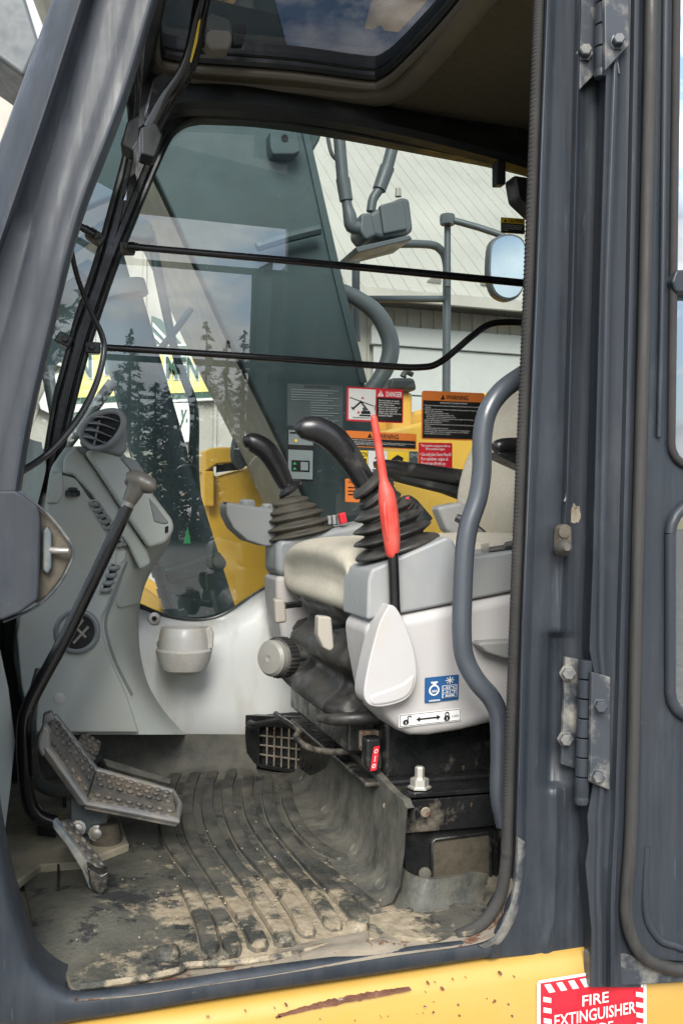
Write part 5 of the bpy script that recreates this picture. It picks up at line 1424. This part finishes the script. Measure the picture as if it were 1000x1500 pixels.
# ================================================================== decals on the far window
YP = YW + 0.0185
def deco(name, label, tl, tr, bl, items, base, rnd=.05):
    s = sticker(name, tl, tr, bl, YP, items, pane, base, rnd=rnd)
    s['label'] = label
    return s
body_d = 'Serious injury or death\ncan result from contact\nwith electric lines.\nNever move any part of\nunit or load closer to\nelectric line than 3M\n(10FT.)plus twice the line\ninsulator length.'
ex = [('p', [(.05, .30), (.47, .52), (.47, .55), (.05, .33)], 'st_black'), ('p', [(.10, .62), (.24, .40), (.27, .42), (.13, .64)], 'st_black'), ('p', [(.24, .38), (.38, .66), (.35, .67), (.22, .42)], 'st_black'),
      ('p', [(.25, .70), (.40, .68), (.42, .77), (.25, .78)], 'st_black'), ('p', [(.27, .60), (.33, .58), (.34, .70), (.28, .70)], 'st_darkgrey'), ('r', .22, .80, .42, .84, 'st_black'), ('p', [(.07, .58), (.13, .62), (.12, .68), (.08, .64)], 'st_black'),
      ('p', tri(.27, .30, .05, .06), 'st_red'), ('p', tri(.20, .72, .05, .07), 'st_red'), ('r', .10, .88, .40, .895, 'st_black'), ('r', .48, .50, .49, .66, 'st_black')]
deco('danger_sticker', 'red and black DANGER sticker with excavator drawing', (508, 566), (590.5, 570.5), (507.3, 616.5),
     [('r', .03, .05, .505, .95, 'st_white')] + ex + [('r', .515, .05, .97, .275, 'st_red'), ('r', .515, .285, .97, .95, 'st_black'), ('p', tri(.585, .155, .11, .18), 'st_white'), ('t', '!', .58, .10, .592, .23, 'st_red', .05),
      ('t', 'DANGER', .68, .09, .965, .245, 'st_white', .025), ('t', body_d, .545, .34, .955, .84, 'st_white', .012)], 'st_red')
body_w = '• Read and understand the Operator\'s Manual and safety signs prior to operating the\n  machine.\n• Seatbelt must be worn at all times by operator during operation. Verify control\n  pattern before operating.\n• Before leaving the operator\'s seat:\n   - Lower bucket and blade to the ground.\n   - Pull the pilot control shutoff lever to lock.\n   - Stop engine unless service procedures require engine to be running.\n• Before starting engine: sound horn.\n• Keep riders off machine.\n• Avoid contact with overhead electric lines and overhead obstacles when operating\n  machine.\n• Keep bystanders clear of machine.\n• Sound travel alarm and watch for people before moving machine.\n• Avoid tipping. Do not lift or swing heavy loads and use stability.\n• Never operate on or near an incline.'
deco('warning_sticker', 'larger orange and black WARNING sticker near the seat', (617.6, 572), (709.5, 576), (616.6, 643.5),
     [('r', .02, .03, .98, .19, 'st_orange'), ('r', .02, .20, .98, .97, 'st_black'), ('p', tri(.33, .115, .07, .11), 'st_black'), ('t', 'WARNING', .375, .07, .73, .165, 'st_black', .02), ('t', 'AVOID DEATH OR SERIOUS INJURY', .28, .225, .72, .26, 'st_white', .02),
      ('t', body_w, .035, .285, .96, .90, 'st_white', .004)], 'st_orange')
deco('warning_sticker', 'slim orange and black WARNING sticker behind the red lever', (506.8, 630.5), (609.5, 635.7), (506.8, 654),
     [('r', .01, .04, .99, .43, 'st_orange'), ('r', .015, .46, .985, .94, 'st_black'), ('p', tri(.33, .24, .07, .30), 'st_black'), ('t', 'WARNING', .39, .10, .74, .40, 'st_black', .02),
      ('t', 'AVOID SERIOUS CRUSHING INJURY OR DEATH', .03, .52, .46, .60, 'st_white', .01), ('t', 'Never place any part of body out of window. It could be crushed by the boom if boom\nlever is accidentally bumped or otherwise engaged. If window is missing or\nbroken window bars, replace immediately.', .03, .64, .97, .88, 'st_white', .005)], 'st_orange')
deco('oil_sticker', 'red engine oil sticker with white text', (612.7, 648), (662, 649), (612.7, 694),
     [('t', 'This machine equipped with an\nEPA certified engine.', .06, .06, .93, .26, 'st_white', .02, 'CENTER'), ('t', '• Use only John Deere Plus-50\n  II or equivalent  engine oil.\n  Do not top off with any\n  other oil.', .03, .32, .96, .86, 'st_white', .02)], 'st_red', .03)
deco('caution_sticker', 'small yellow caution label left of the red lever', (512, 659.5), (538.5, 660), (512, 692), [('t', 'CAUTION', .10, .06, .98, .30, 'st_black', .02), ('r', .08, .36, .92, .94, 'st_black'), ('r', .3, .45, .7, .85, 'st_yellow')], 'st_yellow', .02)
deco('pictogram_sticker', 'white pictogram label behind the red lever', (539, 660), (567, 661), (539, 692), [('p', tri(.5, .25, .4, .25), 'st_darkgrey'), ('p', [(.25, .5), (.7, .42), (.75, .62), (.3, .8)], 'st_black'), ('r', .2, .85, .8, .9, 'st_black')], 'st_white', .02)
deco('caution_sticker', 'yellow label with black machine drawing right of the red lever', (567.5, 661), (596.5, 662), (567.5, 692), [('p', [(.2, .35), (.5, .15), (.8, .3), (.75, .45), (.55, .40), (.4, .55), (.2, .5)], 'st_black'), ('p', tri(.15, .78, .16, .3), 'st_black'), ('p', tri(.86, .78, .16, .3), 'st_black')], 'st_yellow', .02)
deco('important_sticker', 'dark grey label beside the red oil sticker', (599, 661), (612, 661.5), (599, 692), [('t', 'IM', .1, .08, .9, .3, 'st_grey', .02)], 'st_darkgrey', .02)
deco('orange_sticker', 'orange label low behind the near joystick', (505.5, 701), (545, 703), (505.5, 735), [('t', 'WARNING', .1, .08, .5, .2, 'st_black', .01), ('r', .1, .35, .38, .4, 'st_black'), ('r', .1, .5, .38, .55, 'st_black'), ('r', .1, .65, .38, .7, 'st_black')], 'st_orange', .03)
deco('caution_sticker', 'small yellow and black CAUTION sticker high near the rear pillar', (733, 318), (768, 320.5), (733, 341), [('r', .02, .36, .98, .97, 'st_black'), ('t', 'CAUTION', .30, .08, .92, .30, 'st_black', .02), ('p', tri(.18, .19, .13, .22), 'st_black'),
     ('t', 'To prevent injury from the\nfront window falling, lock\nwindow in place with the\nlock pin.', .06, .44, .92, .88, 'st_white', .01)], 'st_yellow', .05)
lines = 'xxxxxxxx xxxx xxxxx xxxx xxxx'
txt_e = 'ENGINE OPERATION'
it = [('t', txt_e, .30, .03, .75, .09, 'st_black', .02)]
for k in range(14):
    v = .13 + k * .06
    it.append(('r', .06 + (.35 if k > 4 else 0), v, .92 - .1 * ((k * 7) % 3), v + .014, 'st_grey'))
deco('engine_label', 'faint grey ENGINE OPERATION text label on the glass', (421, 561.5), (502, 565), (421, 623.5), it, 'st_darkgrey', .02)
deco('lever_label', 'grey label with green arrows below the engine label', (421, 628), (460, 630), (420, 704), [('r', .04, .02, .96, .30, 'st_grey'), ('r', .04, .31, .96, .38, 'st_black'), ('r', .04, .40, .96, .96, 'st_grey'), ('r', .08, .06, .6, .09, 'st_black'), ('p', circle(.32, .22, .06, .03), 'st_yellow'), ('r', .16, .60, .84, .82, 'st_black'), ('p', tri(.28, .66, .16, .05), 'st_green'), ('p', tri(.28, .76, .16, .05), 'st_green'), ('r', .50, .63, .78, .79, 'st_grey')], 'st_black', .02)
deco('arrow_sticker', 'small green triangle sticker on the lower glass', (271, 770), (280, 770), (269, 796), [('p', [(.45, 0), (1, 1), (0, 1)], 'st_green')], 'st_green', .0) if False else None
mb = MB().prism([P(a, b, YP) for a, b in ((275, 771), (279.5, 796), (269, 796))], (0, 0.0006, 0))
mb.build('arrow_sticker', 'st_green', pane, smooth=False)['label'] = 'small green triangle sticker'
mb = MB()
o_, u_, v_ = P(255, 858, YP), P(284, 860, YP), P(255, 876, YP)
fr0 = (o_, u_ - o_, v_ - o_, Vector((0, -1, 0)))
text_mesh('VOC', (.55, 0, .98, .35), 'st_black', mb, fr0, 0.0, flip=True)
text_mesh('Tempered', (.1, .6, .9, .95), 'st_black', mb, fr0, 0.0, flip=True)
mb.build('glass_mark', None, pane, smooth=False, recalc=False)
# ================================================================== boom and its gear beyond the window
boom = thing('boom', 'massive dark grey excavator boom rising beyond the side window', 'boom', tuple(P(450, 900, 3.0)))
YB = 3.0
side = [(-40, -400), (60, -130), (140, 60), (205, 210), (262, 330), (331, 485), (384, 591), (445, 720), (540, 960), (700, 960), (600, 800), (556, 650), (530, 540), (490, 380), (462, 240), (446, 150), (420, 60), (370, -130), (300, -400)]
MB().pprism(side, YB, 0.62).build('boom_plate', 'boom_grey', boom, bevel=0.01)
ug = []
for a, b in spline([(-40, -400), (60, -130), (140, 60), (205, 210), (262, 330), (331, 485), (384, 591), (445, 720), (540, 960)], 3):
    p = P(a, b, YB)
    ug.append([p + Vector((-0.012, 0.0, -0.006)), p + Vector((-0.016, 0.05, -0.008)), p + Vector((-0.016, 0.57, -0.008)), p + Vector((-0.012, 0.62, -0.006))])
MB().grid(ug).build('underside_plate', 'pale_olive', boom, angle=50)  # paler olive plate lying just proud of the boom's underside
MB().pprism([(395, 193), (400, 190), (434, 192), (438, 196), (440, 222), (430, 226), (400, 226), (396, 215)], YB - 0.06, 0.06).build('lug', 'boom_grey', boom, bevel=0.012)
MB().lathe(P(417, 202, YB - 0.062), (0, -1, 0), [(0.011, 0), (0.011, 0.002), (0.008, 0.002), (0.001, 0.0)], 14).build('lug_hole', 'dark_void', boom)
MB().ptube([(376, 362, YB - 0.05, 7), (420, 348, YB - 0.05, 8), (468, 336, YB - 0.05, 8)], 8, 3).build('strap', 'boom_grey', boom)
MB().prism([P(a, b, YB - 0.012) for a, b in ((442, 190), (452, 190), (500, 400), (538, 560), (528, 562), (488, 400))], (0, 0.02, 0)).build('edge_flange', 'boom_grey', boom, bevel=0.003)
MB().pprism([(440, 150), (470, 150), (474, 180), (468, 205), (455, 222), (448, 200)], YB + 0.08, 0.1, sm=2).build('pivot_boss', 'boom_grey', boom, bevel=0.01)
cyl = thing('boom_cylinder', 'dark hydraulic boom cylinder with clamp and pipe in front of the boom', 'hydraulic cylinder', tuple(P(300, 900, 2.72)))
YL = 2.72
MB().ptube([(170, 432, YL, 37), (237, 680, YL, 41), (302, 905, YL, 45), (330, 1010, YL, 46)], 24, 2).build('barrel', 'boom_grey', cyl)
MB().ptube([(168, 420, YL, 45), (174, 440, YL, 45)], 24, 1).build('gland', 'boom_grey', cyl)
MB().ptube([(140, 320, YL, 26), (170, 430, YL, 26)], 18, 1).build('rod', 'boom_grey', cyl)
MB().pprism([(190, 318), (215, 318), (224, 330), (228, 350), (210, 352), (190, 348)], YL - 0.05, 0.08).build('port_block', 'boom_grey', cyl, bevel=0.01)
MB().pprism([(238, 838), (320, 806), (334, 824), (330, 834), (248, 858)], YL - 0.09, 0.16).build('clamp_band', 'boom_grey', cyl, bevel=0.01)
MB().ptube([(220, 340, YL - 0.02, 7), (236, 420, YL - 0.02, 7), (258, 520, YL - 0.02, 6), (281, 584, YL - 0.02, 6.5), (285, 620, YL - 0.02, 7), (284, 690, YL - 0.02, 8), (292, 780, YL - 0.02, 7)], 12, 5).build('oil_pipe', 'boom_grey', cyl)
MB().ptube([(280, 452, YL + 0.1, 5), (260, 480, YL + 0.1, 5), (236, 510, YL + 0.1, 5)], 8, 3).build('oil_pipe', 'boom_grey', cyl)
hs = thing('hydraulic_hose', 'pale hose with fittings low behind the console', 'hose', tuple(P(245, 900, 2.64)))
for k in range(6):
    MB().ptube([(225 + k * 4.5, 815 + k * 15, 2.62, 8 + (k % 2) * 2), (229 + k * 4.5, 829 + k * 15, 2.62, 8 + (k % 2) * 2)], 10, 1).build('hose_fitting', 'rail_grey', hs)
# ---- hydraulic valve with hoses
vlv = thing('hydraulic_valve', 'grey hydraulic valve block on a bracket beyond the window', 'valve', tuple(P(565, 350, 3.3)))
YV = 3.3
MB().pprism([(532, 318), (552, 306), (588, 288), (600, 290), (606, 336), (598, 344), (560, 348), (536, 342)], YV, 0.16).build('valve_body', 'rail_grey', vlv, bevel=0.02, seg=3)
MB().pprism([(528, 312), (545, 310), (552, 345), (536, 352), (526, 340)], YV - 0.03, 0.12).build('valve_end', 'rail_grey', vlv, bevel=0.012)
MB().pprism([(556, 300), (592, 290), (597, 336), (562, 343)], YV - 0.012, 0.03).build('valve_cover', 'rail_grey', vlv, bevel=0.008)
MB().pprism([(520, 362), (600, 344), (604, 350), (524, 370)], YV - 0.04, 0.2).build('valve_plate', 'rail_grey', vlv, bevel=0.004)
MB().ptube([(583, 288, YV + 0.05, 5), (583, 276, YV + 0.05, 4)], 8, 1).build('bleed_screw', 'beige_plastic', vlv)
h_a = thing('valve_hose', 'left thick grey hose dropping to the valve block', 'hose', tuple(P(512, 335, 3.25)))
MB().ptube([(492, 130, 3.25, 9), (497, 205, 3.25, 9), (502, 265, 3.25, 9)], 12, 4).build('hose_tube', 'rail_grey', h_a)
MB().ptube([(502, 262, 3.25, 10.5), (507, 294, 3.25, 10)], 12, 1).build('hose_ferrule', 'rail_grey', h_a)
MB().ptube([(507, 294, 3.25, 7.5), (509, 304, 3.25, 8), (512, 316, 3.25, 10), (515, 332, 3.25, 10), (526, 334, 3.25, 9)], 12, 4).build('elbow', 'rail_grey', h_a)
MB().ptube([(481, 180, 3.3, 3), (480, 200, 3.3, 3), (486, 226, 3.3, 3), (496, 236, 3.3, 3)], 8, 4).build('side_pipe', 'rail_grey', h_a)
h_b = thing('valve_hose', 'right curved grey hose reaching down to the valve block', 'hose', tuple(P(548, 305, 3.36)))
MB().ptube([(588, 130, 3.36, 9), (578, 200, 3.36, 9), (566, 248, 3.36, 9)], 12, 4).build('hose_tube', 'rail_grey', h_b)
MB().ptube([(567, 245, 3.36, 11), (555, 278, 3.36, 10)], 12, 1).build('hose_ferrule', 'rail_grey', h_b)
MB().ptube([(555, 278, 3.36, 7), (546, 292, 3.36, 7), (543, 310, 3.36, 7)], 12, 4).build('elbow', 'rail_grey', h_b)
big = thing('suction_hose', 'big curved grey hose looping below the handrail', 'hose', tuple(P(548, 570, 3.2)))
MB().ptube([(490, 424, 3.2, 12), (520, 436, 3.2, 12), (552, 460, 3.2, 13), (570, 495, 3.2, 13), (570, 525, 3.2, 13), (556, 555, 3.2, 12), (540, 575, 3.2, 12)], 14, 5).build('hose_tube', 'rail_grey', big)
# ---- handrail and mirror
hrl = thing('handrail', 'grey tubular handrail frame on the far side of the machine', 'handrail', tuple(P(653, 580, 3.7)))
YR = 3.7
MB().ptube([(522, 500, YR, 6), (521, 400, YR, 6), (523, 376, YR, 6), (534, 362, YR, 6), (560, 358, YR, 6), (625, 358, YR, 6), (645, 366, YR, 6), (653, 384, YR, 6), (654, 420, YR, 6), (653, 600, YR, 6)], 12, 5).build('rail_tube', 'rail_grey', hrl)
MB().ptube([(524, 438, YR, 5), (652, 438, YR, 5)], 10, 1).build('cross_tube', 'rail_grey', hrl)
mir = thing('mirror', 'rounded rear view mirror on an arm beyond the window', 'mirror', tuple(P(655, 400, 3.6)))
MB().ptube([(655, 420, 3.62, 5), (655, 326, 3.62, 5)], 10, 1).build('mirror_post', 'rail_grey', mir)
MB().lathe(P(655, 322, 3.6), (0, 0, 1), [(0.03, -0.02), (0.032, 0.0), (0.03, 0.02)], 8).build('post_clamp', 'rail_grey', mir)
MB().ptube([(660, 322, 3.6, 5), (700, 333, 3.56, 5), (738, 346, 3.52, 5)], 10, 2).build('mirror_arm', 'rail_grey', mir)
ml = spline([(716, 380), (719, 356), (732, 344), (752, 342), (768, 352), (772, 380), (770, 412), (760, 434), (742, 440), (724, 430), (716, 405), (716, 380)], 3)[:-1]
mh = MB().prism([P(a, b, 3.5) for a, b in ml], (0, 0.05, 0)).build('mirror_shell', 'rail_grey', mir, bevel=0.01)
cx_, cy_ = 744, 390
MB().prism([P(cx_ + (a - cx_) * .9, cy_ + (b - cy_) * .92, 3.497) for a, b in ml], (0.004, 0.003, 0)).build('mirror_glass', 'mirror', mh, smooth=False)
# ---- yellow body work of the machine
body = thing('excavator_bodywork', 'yellow bodywork of the excavator beyond the boom', 'bodywork', tuple(P(500, 1000, 4.0)))
MB().pprism([(300, 665), (314, 657), (314, 700), (380, 680), (520, 640), (700, 600), (760, 640), (760, 1100), (200, 1100), (196, 860), (206, 840), (300, 900)], 3.75, 0.8).build('body_shell', 'yellow_far', body, bevel=0.02)
MB().pprism([(299, 660), (312, 655), (356, 655), (356, 676), (318, 680), (300, 692)], 3.70, 0.3).build('filler_box', 'yellow_far', body, bevel=0.008)
MB().pprism([(298, 690), (314, 690), (314, 742), (298, 742)], 3.70, 0.05).build('body_post', 'yellow_far', body, bevel=0.006)
MB().pprism([(318, 679), (352, 677), (352, 688), (318, 692)], 3.745, 0.02).build('body_gap', 'dark_void', body, smooth=False)
MB().pprism([(520, 622), (600, 605), (700, 575), (760, 575), (760, 760), (520, 760)], 4.6, 0.6).build('engine_hood', 'yellow_far', body, bevel=0.02)
MB().pprism([(575, 660), (575, 575), (606, 572), (606, 660)], 4.5, 0.2).build('tank', 'yellow_far', body, bevel=0.03)
MB().pprism([(568, 572), (572, 553), (608, 553), (612, 572)], 4.45, 0.26).build('tank_cap', 'trim_black', body, bevel=0.02)
MB().ptube([(590, 552, 4.5, 5), (594, 545, 4.5, 4), (604, 549, 4.5, 4)], 8, 2).build('cap_handle', 'trim_black', body)
MB().pprism([(180, 840), (240, 880), (240, 960), (180, 960)], 3.2, 0.3).build('step_box', 'yellow_far', body, bevel=0.02)
for k in range(3):
    MB().ptube([(360 - k * 6, 645 - k * 3, 3.6, 6), (352 - k * 4, 655, 3.6, 6), (350 - k * 3, 672, 3.6, 6), (358 - k * 2, 684, 3.6, 6)], 10, 3).build('hose', 'hose_black', body)
# ---- stick of a machine standing in front
stick = thing('excavator_stick', 'weathered grey machine arm at the upper left edge', 'excavator arm', tuple(P(0, 60, 5.0)))
MB().pprism([(-120, -90), (20, -60), (44, 16), (58, 62), (36, 112), (-120, 0)], 5.0, 0.5).build('arm_plate', 'rail_grey', stick, bevel=0.02)
MB().ptube([(34, -40, 5.6, 9), (58, 50, 5.6, 9), (80, 130, 5.6, 9)], 12, 2).build('arm_rod', 'door_white', stick)
# ================================================================== buildings beyond
def ribbed_wall(name, label, x0, x1, Y, z0, z1, pitch, mat, cat='building'):
    b = thing(name, label, cat, ((x0 + x1) / 2, Y, 0))
    n = int((x1 - x0) / pitch)
    me = None
    for k in range(n):
        xa = x0 + k * pitch
        if me is None:
            mb = MB().prism([Vector((0, 0, z0)), Vector((pitch * .80, 0, z0)), Vector((pitch * .84, -0.04, z0)), Vector((pitch * .96, -0.04, z0)), Vector((pitch, 0, z0)), Vector((pitch, 0.12, z0)), Vector((0, 0.12, z0))], (0, 0, z1 - z0))
            me = bpy.data.meshes.new('wall_panel')
            me.from_pydata(mb.v, [], mb.f)
            me.materials.append(MATS[mat])
        link('wall_panel', me, Vector((xa, Y, 0)), b)
    return b
YQ = 12.0
xa, xb = P(-260, 400, YQ).x, P(445, 400, YQ).x
zt_ = P(10, 124, YQ).z
bl_ = ribbed_wall('sign_building', 'cream ribbed metal building carrying the yellow sign', xa, xb, YQ, 0, zt_, 0.30, 'building_cream')
MB().bb((xa - .1, YQ - 0.12, zt_ - 0.02), (xb + .1, YQ + 0.3, zt_ + 0.12)).build('roof_edge', 'eave_brown', bl_, smooth=False)
MB().bb((xa, YQ + 0.12, 0), (xb, YQ + 10, zt_)).build('building_block', 'building_cream', bl_, smooth=False)
xr = P(1500, 400, 14).x
ze = P(600, 438, 14).z
wing = ribbed_wall('warehouse_wing', 'long cream warehouse with sloping metal roof and white door', P(420, 400, 14).x, xr, 14.0, 0, ze, 0.22, 'building_cream')
xl = P(420, 400, 14).x
slope_d = Vector((0, 7.0, 5.6))
nseam = 60
for k in range(nseam):
    x = xl + (xr - xl) * k / nseam
    x2 = xl + (xr - xl) * (k + 1) / nseam
    a = Vector((x, 13.3, ze - 0.05))
    w = x2 - x
    MB().prism([a, a + Vector((w * .92, 0, 0)), a + Vector((w * .94, -0.008, 0.010)), a + Vector((w * .98, -0.008, 0.010)), a + Vector((w, 0, 0)), a + Vector((w, 0, -0.08)), a + Vector((0, 0, -0.08))], slope_d).build('roof_sheet', 'roof_cream', wing, smooth=False)
MB().bb((xl, 13.25, ze - 0.22), (xr, 13.34, ze - 0.06)).build('gutter', 'building_cream', wing, smooth=False)
MB().bb((xl, 13.34, ze - 0.16), (xr, 13.98, ze - 0.10)).build('soffit', 'eave_brown', wing, smooth=False)
zd = P(640, 512, 13.9).z
for k in range(6):
    z = k * zd / 6
    MB().bb((P(545, 560, 13.9).x, 13.86, z + 0.01), (P(900, 560, 13.9).x, 13.92, z + zd / 6 - 0.01)).build('door_panel', 'door_white', wing, bevel=0.01)
MB().bb((P(540, 560, 13.9).x, 13.80, zd), (P(910, 560, 13.9).x, 13.93, zd + 0.3)).build('door_header', 'door_white', wing, bevel=0.01)
for a in (634, 712):
    p = P(a, 406, 13.6)
    MB().lathe(p, (0, -.5, -1), [(0.03, 0), (0.12, 0.10), (0.02, 0.11)], 12).build('flood_lamp', 'door_white', wing)
# ---- signs
YG = YQ - 0.12
def board(name, label, outline, Y, base):
    t = thing(name, label, 'sign', tuple(P(outline[0][0], outline[0][1], Y)))
    MB().pprism(outline, Y, 0.06).build('board', base, t, bevel=0.01)
    return t
def in_board(t, nm, poly, Y, mat):
    return MB().pprism(poly, Y, 0.02).build(nm, mat, t, smooth=False)
sg = board('store_sign', 'yellow sign with green slab letters on the cream building', [(40, 506), (296, 503), (318, 512), (330, 530), (330, 574), (324, 586), (40, 600)], YG, 'sign_white')
in_board(sg, 'border', [(40, 509), (295, 506), (315, 515), (326, 532), (326, 572), (321, 581), (40, 595)], YG - 0.01, 'sign_green')
in_board(sg, 'field', [(40, 514), (293, 511), (311, 518), (321, 533), (321, 567), (317, 573), (40, 586)], YG - 0.02, 'sign_yellow')
in_board(sg, 'emblem', [(222, 462), (236, 468), (266, 503), (222, 505)], YG - 0.005, 'sign_green')
in_board(sg, 'emblem_stripe', [(224, 472), (250, 500), (246, 502), (224, 478)], YG - 0.03, 'sign_white')
in_board(sg, 'emblem_stripe', [(224, 486), (240, 502), (235, 503), (224, 492)], YG - 0.03, 'sign_white')
mb = MB()
o_, u_, v_ = P(104, 517, YG - 0.03), P(308, 521, YG - 0.03), P(104, 555, YG - 0.03)
fr0 = (o_, u_ - o_, v_ - o_, Vector((0, -1, 0)))
for body_, u0, u1 in (('IN', 0.0, .155), ('EQUIP', .225, .64), ('MENT', .66, 1.0)):
    text_mesh(body_, (u0, 0, u1, 1), 'sign_white', mb, fr0, 0.0, bold=0.09, res=3)
    text_mesh(body_, (u0 + .012, .07, u1 - .012, .93), 'sign_green', mb, fr0, 0.02, bold=0.03, res=3)
mb.build('lettering', None, sg, smooth=False, recalc=False)
sg2 = board('service_sign', 'white sign with grey-green script letters below the yellow sign', [(60, 596), (276, 590), (282, 598), (282, 640), (276, 648), (60, 656)], YG, 'sign_white')
mb = MB()
o_, u_, v_ = P(92, 600, YG - 0.01), P(275, 600, YG - 0.01), P(92, 640, YG - 0.01)
fr0 = (o_, u_ - o_, v_ - o_, Vector((0, -1, 0)))
text_mesh('vice', (0, -.1, .43, .55), 'sign_green', mb, fr0, 0.0, bold=0.02, res=3, shear=0.25)
text_mesh('y.', (.93, .0, 1.0, .7), 'sign_green', mb, fr0, 0.0, bold=0.02, res=3, shear=0.25)
mb.build('lettering', None, sg2, smooth=False, recalc=False)
# ================================================================== conifers behind the viewer, mirrored in the side window
def conifer(h, w, seed, mat):
    rnd = random.Random(seed)
    tr = MB().tube([(0, 0, 0), (0.05, 0, h * .5), (0, 0, h * .98)], [h * .018, h * .012, 0.02], 8)
    cr = MB()
    for k in range(120):
        t = rnd.random() ** 0.85
        a = rnd.random() * 6.283
        ln = w * (1 - t) ** 0.8 * rnd.uniform(.45, 1.15) + 0.18
        z = h * (0.08 + 0.91 * t)
        dr = rnd.uniform(-.45, .05)
        for j in range(16):
            q = (j + rnd.random()) / 16
            c = Vector((math.cos(a) * ln * q, math.sin(a) * ln * q, z + dr * ln * q + rnd.uniform(-.12, .12))) + Vector((rnd.uniform(-1, 1), rnd.uniform(-1, 1), 0)) * 0.10 * (ln + .3) * (1.2 - q)
            s = (0.12 + 0.20 * rnd.random()) * (0.6 + 0.7 * (1 - t))
            aa = a + rnd.uniform(-1.1, 1.1)
            d = Vector((math.cos(aa), math.sin(aa), rnd.uniform(-.7, .35))).normalized()
            sd_ = d.cross(Vector((rnd.uniform(-.5, .5), rnd.uniform(-.5, .5), 1))).normalized()
            cr.add([c - sd_ * s * .5, c + d * s * 1.8, c + sd_ * s * .5, c - d * s * .3 + Vector((0, 0, s * .4))], [(0, 1, 2), (0, 2, 3)])
    tm = bpy.data.meshes.new('trunk')
    tm.from_pydata(tr.v, [], tr.f)
    tm.materials.append(MATS['bark'])
    cm = bpy.data.meshes.new('crown')
    cm.from_pydata(cr.v, [], cr.f)
    cm.materials.append(MATS[mat])
    return tm, cm
kinds = [conifer(16, 1.9, 1, 'needles'), conifer(16, 2.6, 2, 'needles_blue'), conifer(12, 3.2, 3, 'needles')]
spots = [(-1.5, -68, 1, .80), (2.6, -64, 2, .80), (5.2, -66, 1, .98), (7.6, -62, 2, .85), (9.2, -70, 1, .72), (10.7, -66, 0, 1.03), (12.4, -67, 0, .96), (13.5, -66, 0, 1.0), (15.2, -66, 1, .90), (17.5, -68, 2, 1.0)]
rt = random.Random(11)
for k in range(18):
    t = thing('conifer', 'dense dark conifer of the tree mass mirrored low in the side window', 'tree', (-5 + k * 1.45 + rt.uniform(-.4, .4), -72 - rt.uniform(0, 4), 0), 'conifer mass mirrored low in the window')
    s = rt.uniform(1.0, 1.16)
    for nm, me in zip(('trunk', 'crown'), kinds[2]):
        o = bpy.data.objects.new(nm, me)
        COL.objects.link(o)
        o.parent = t
        o.scale = (s, s, s * rt.uniform(.9, 1.05))
        o.rotation_euler = (0, 0, k * 2.1)
rank = ['leftmost', 'second', 'third', 'fourth', 'fifth', 'sixth', 'seventh', 'eighth', 'ninth', 'rightmost']
for (x, y, k, s), nth in zip(spots, rank):
    t = thing('conifer', nth + ' conifer of the row mirrored in the side window' if 'most' in nth else nth + ' conifer from the left in the row mirrored in the side window', 'tree', (x, y, 0), 'conifers mirrored in the window')
    for nm, me in zip(('trunk', 'crown'), kinds[k]):
        o = bpy.data.objects.new(nm, me)
        COL.objects.link(o)
        o.parent = t
        o.scale = (s, s, s)
        o.rotation_euler = (0, 0, x * 1.7)
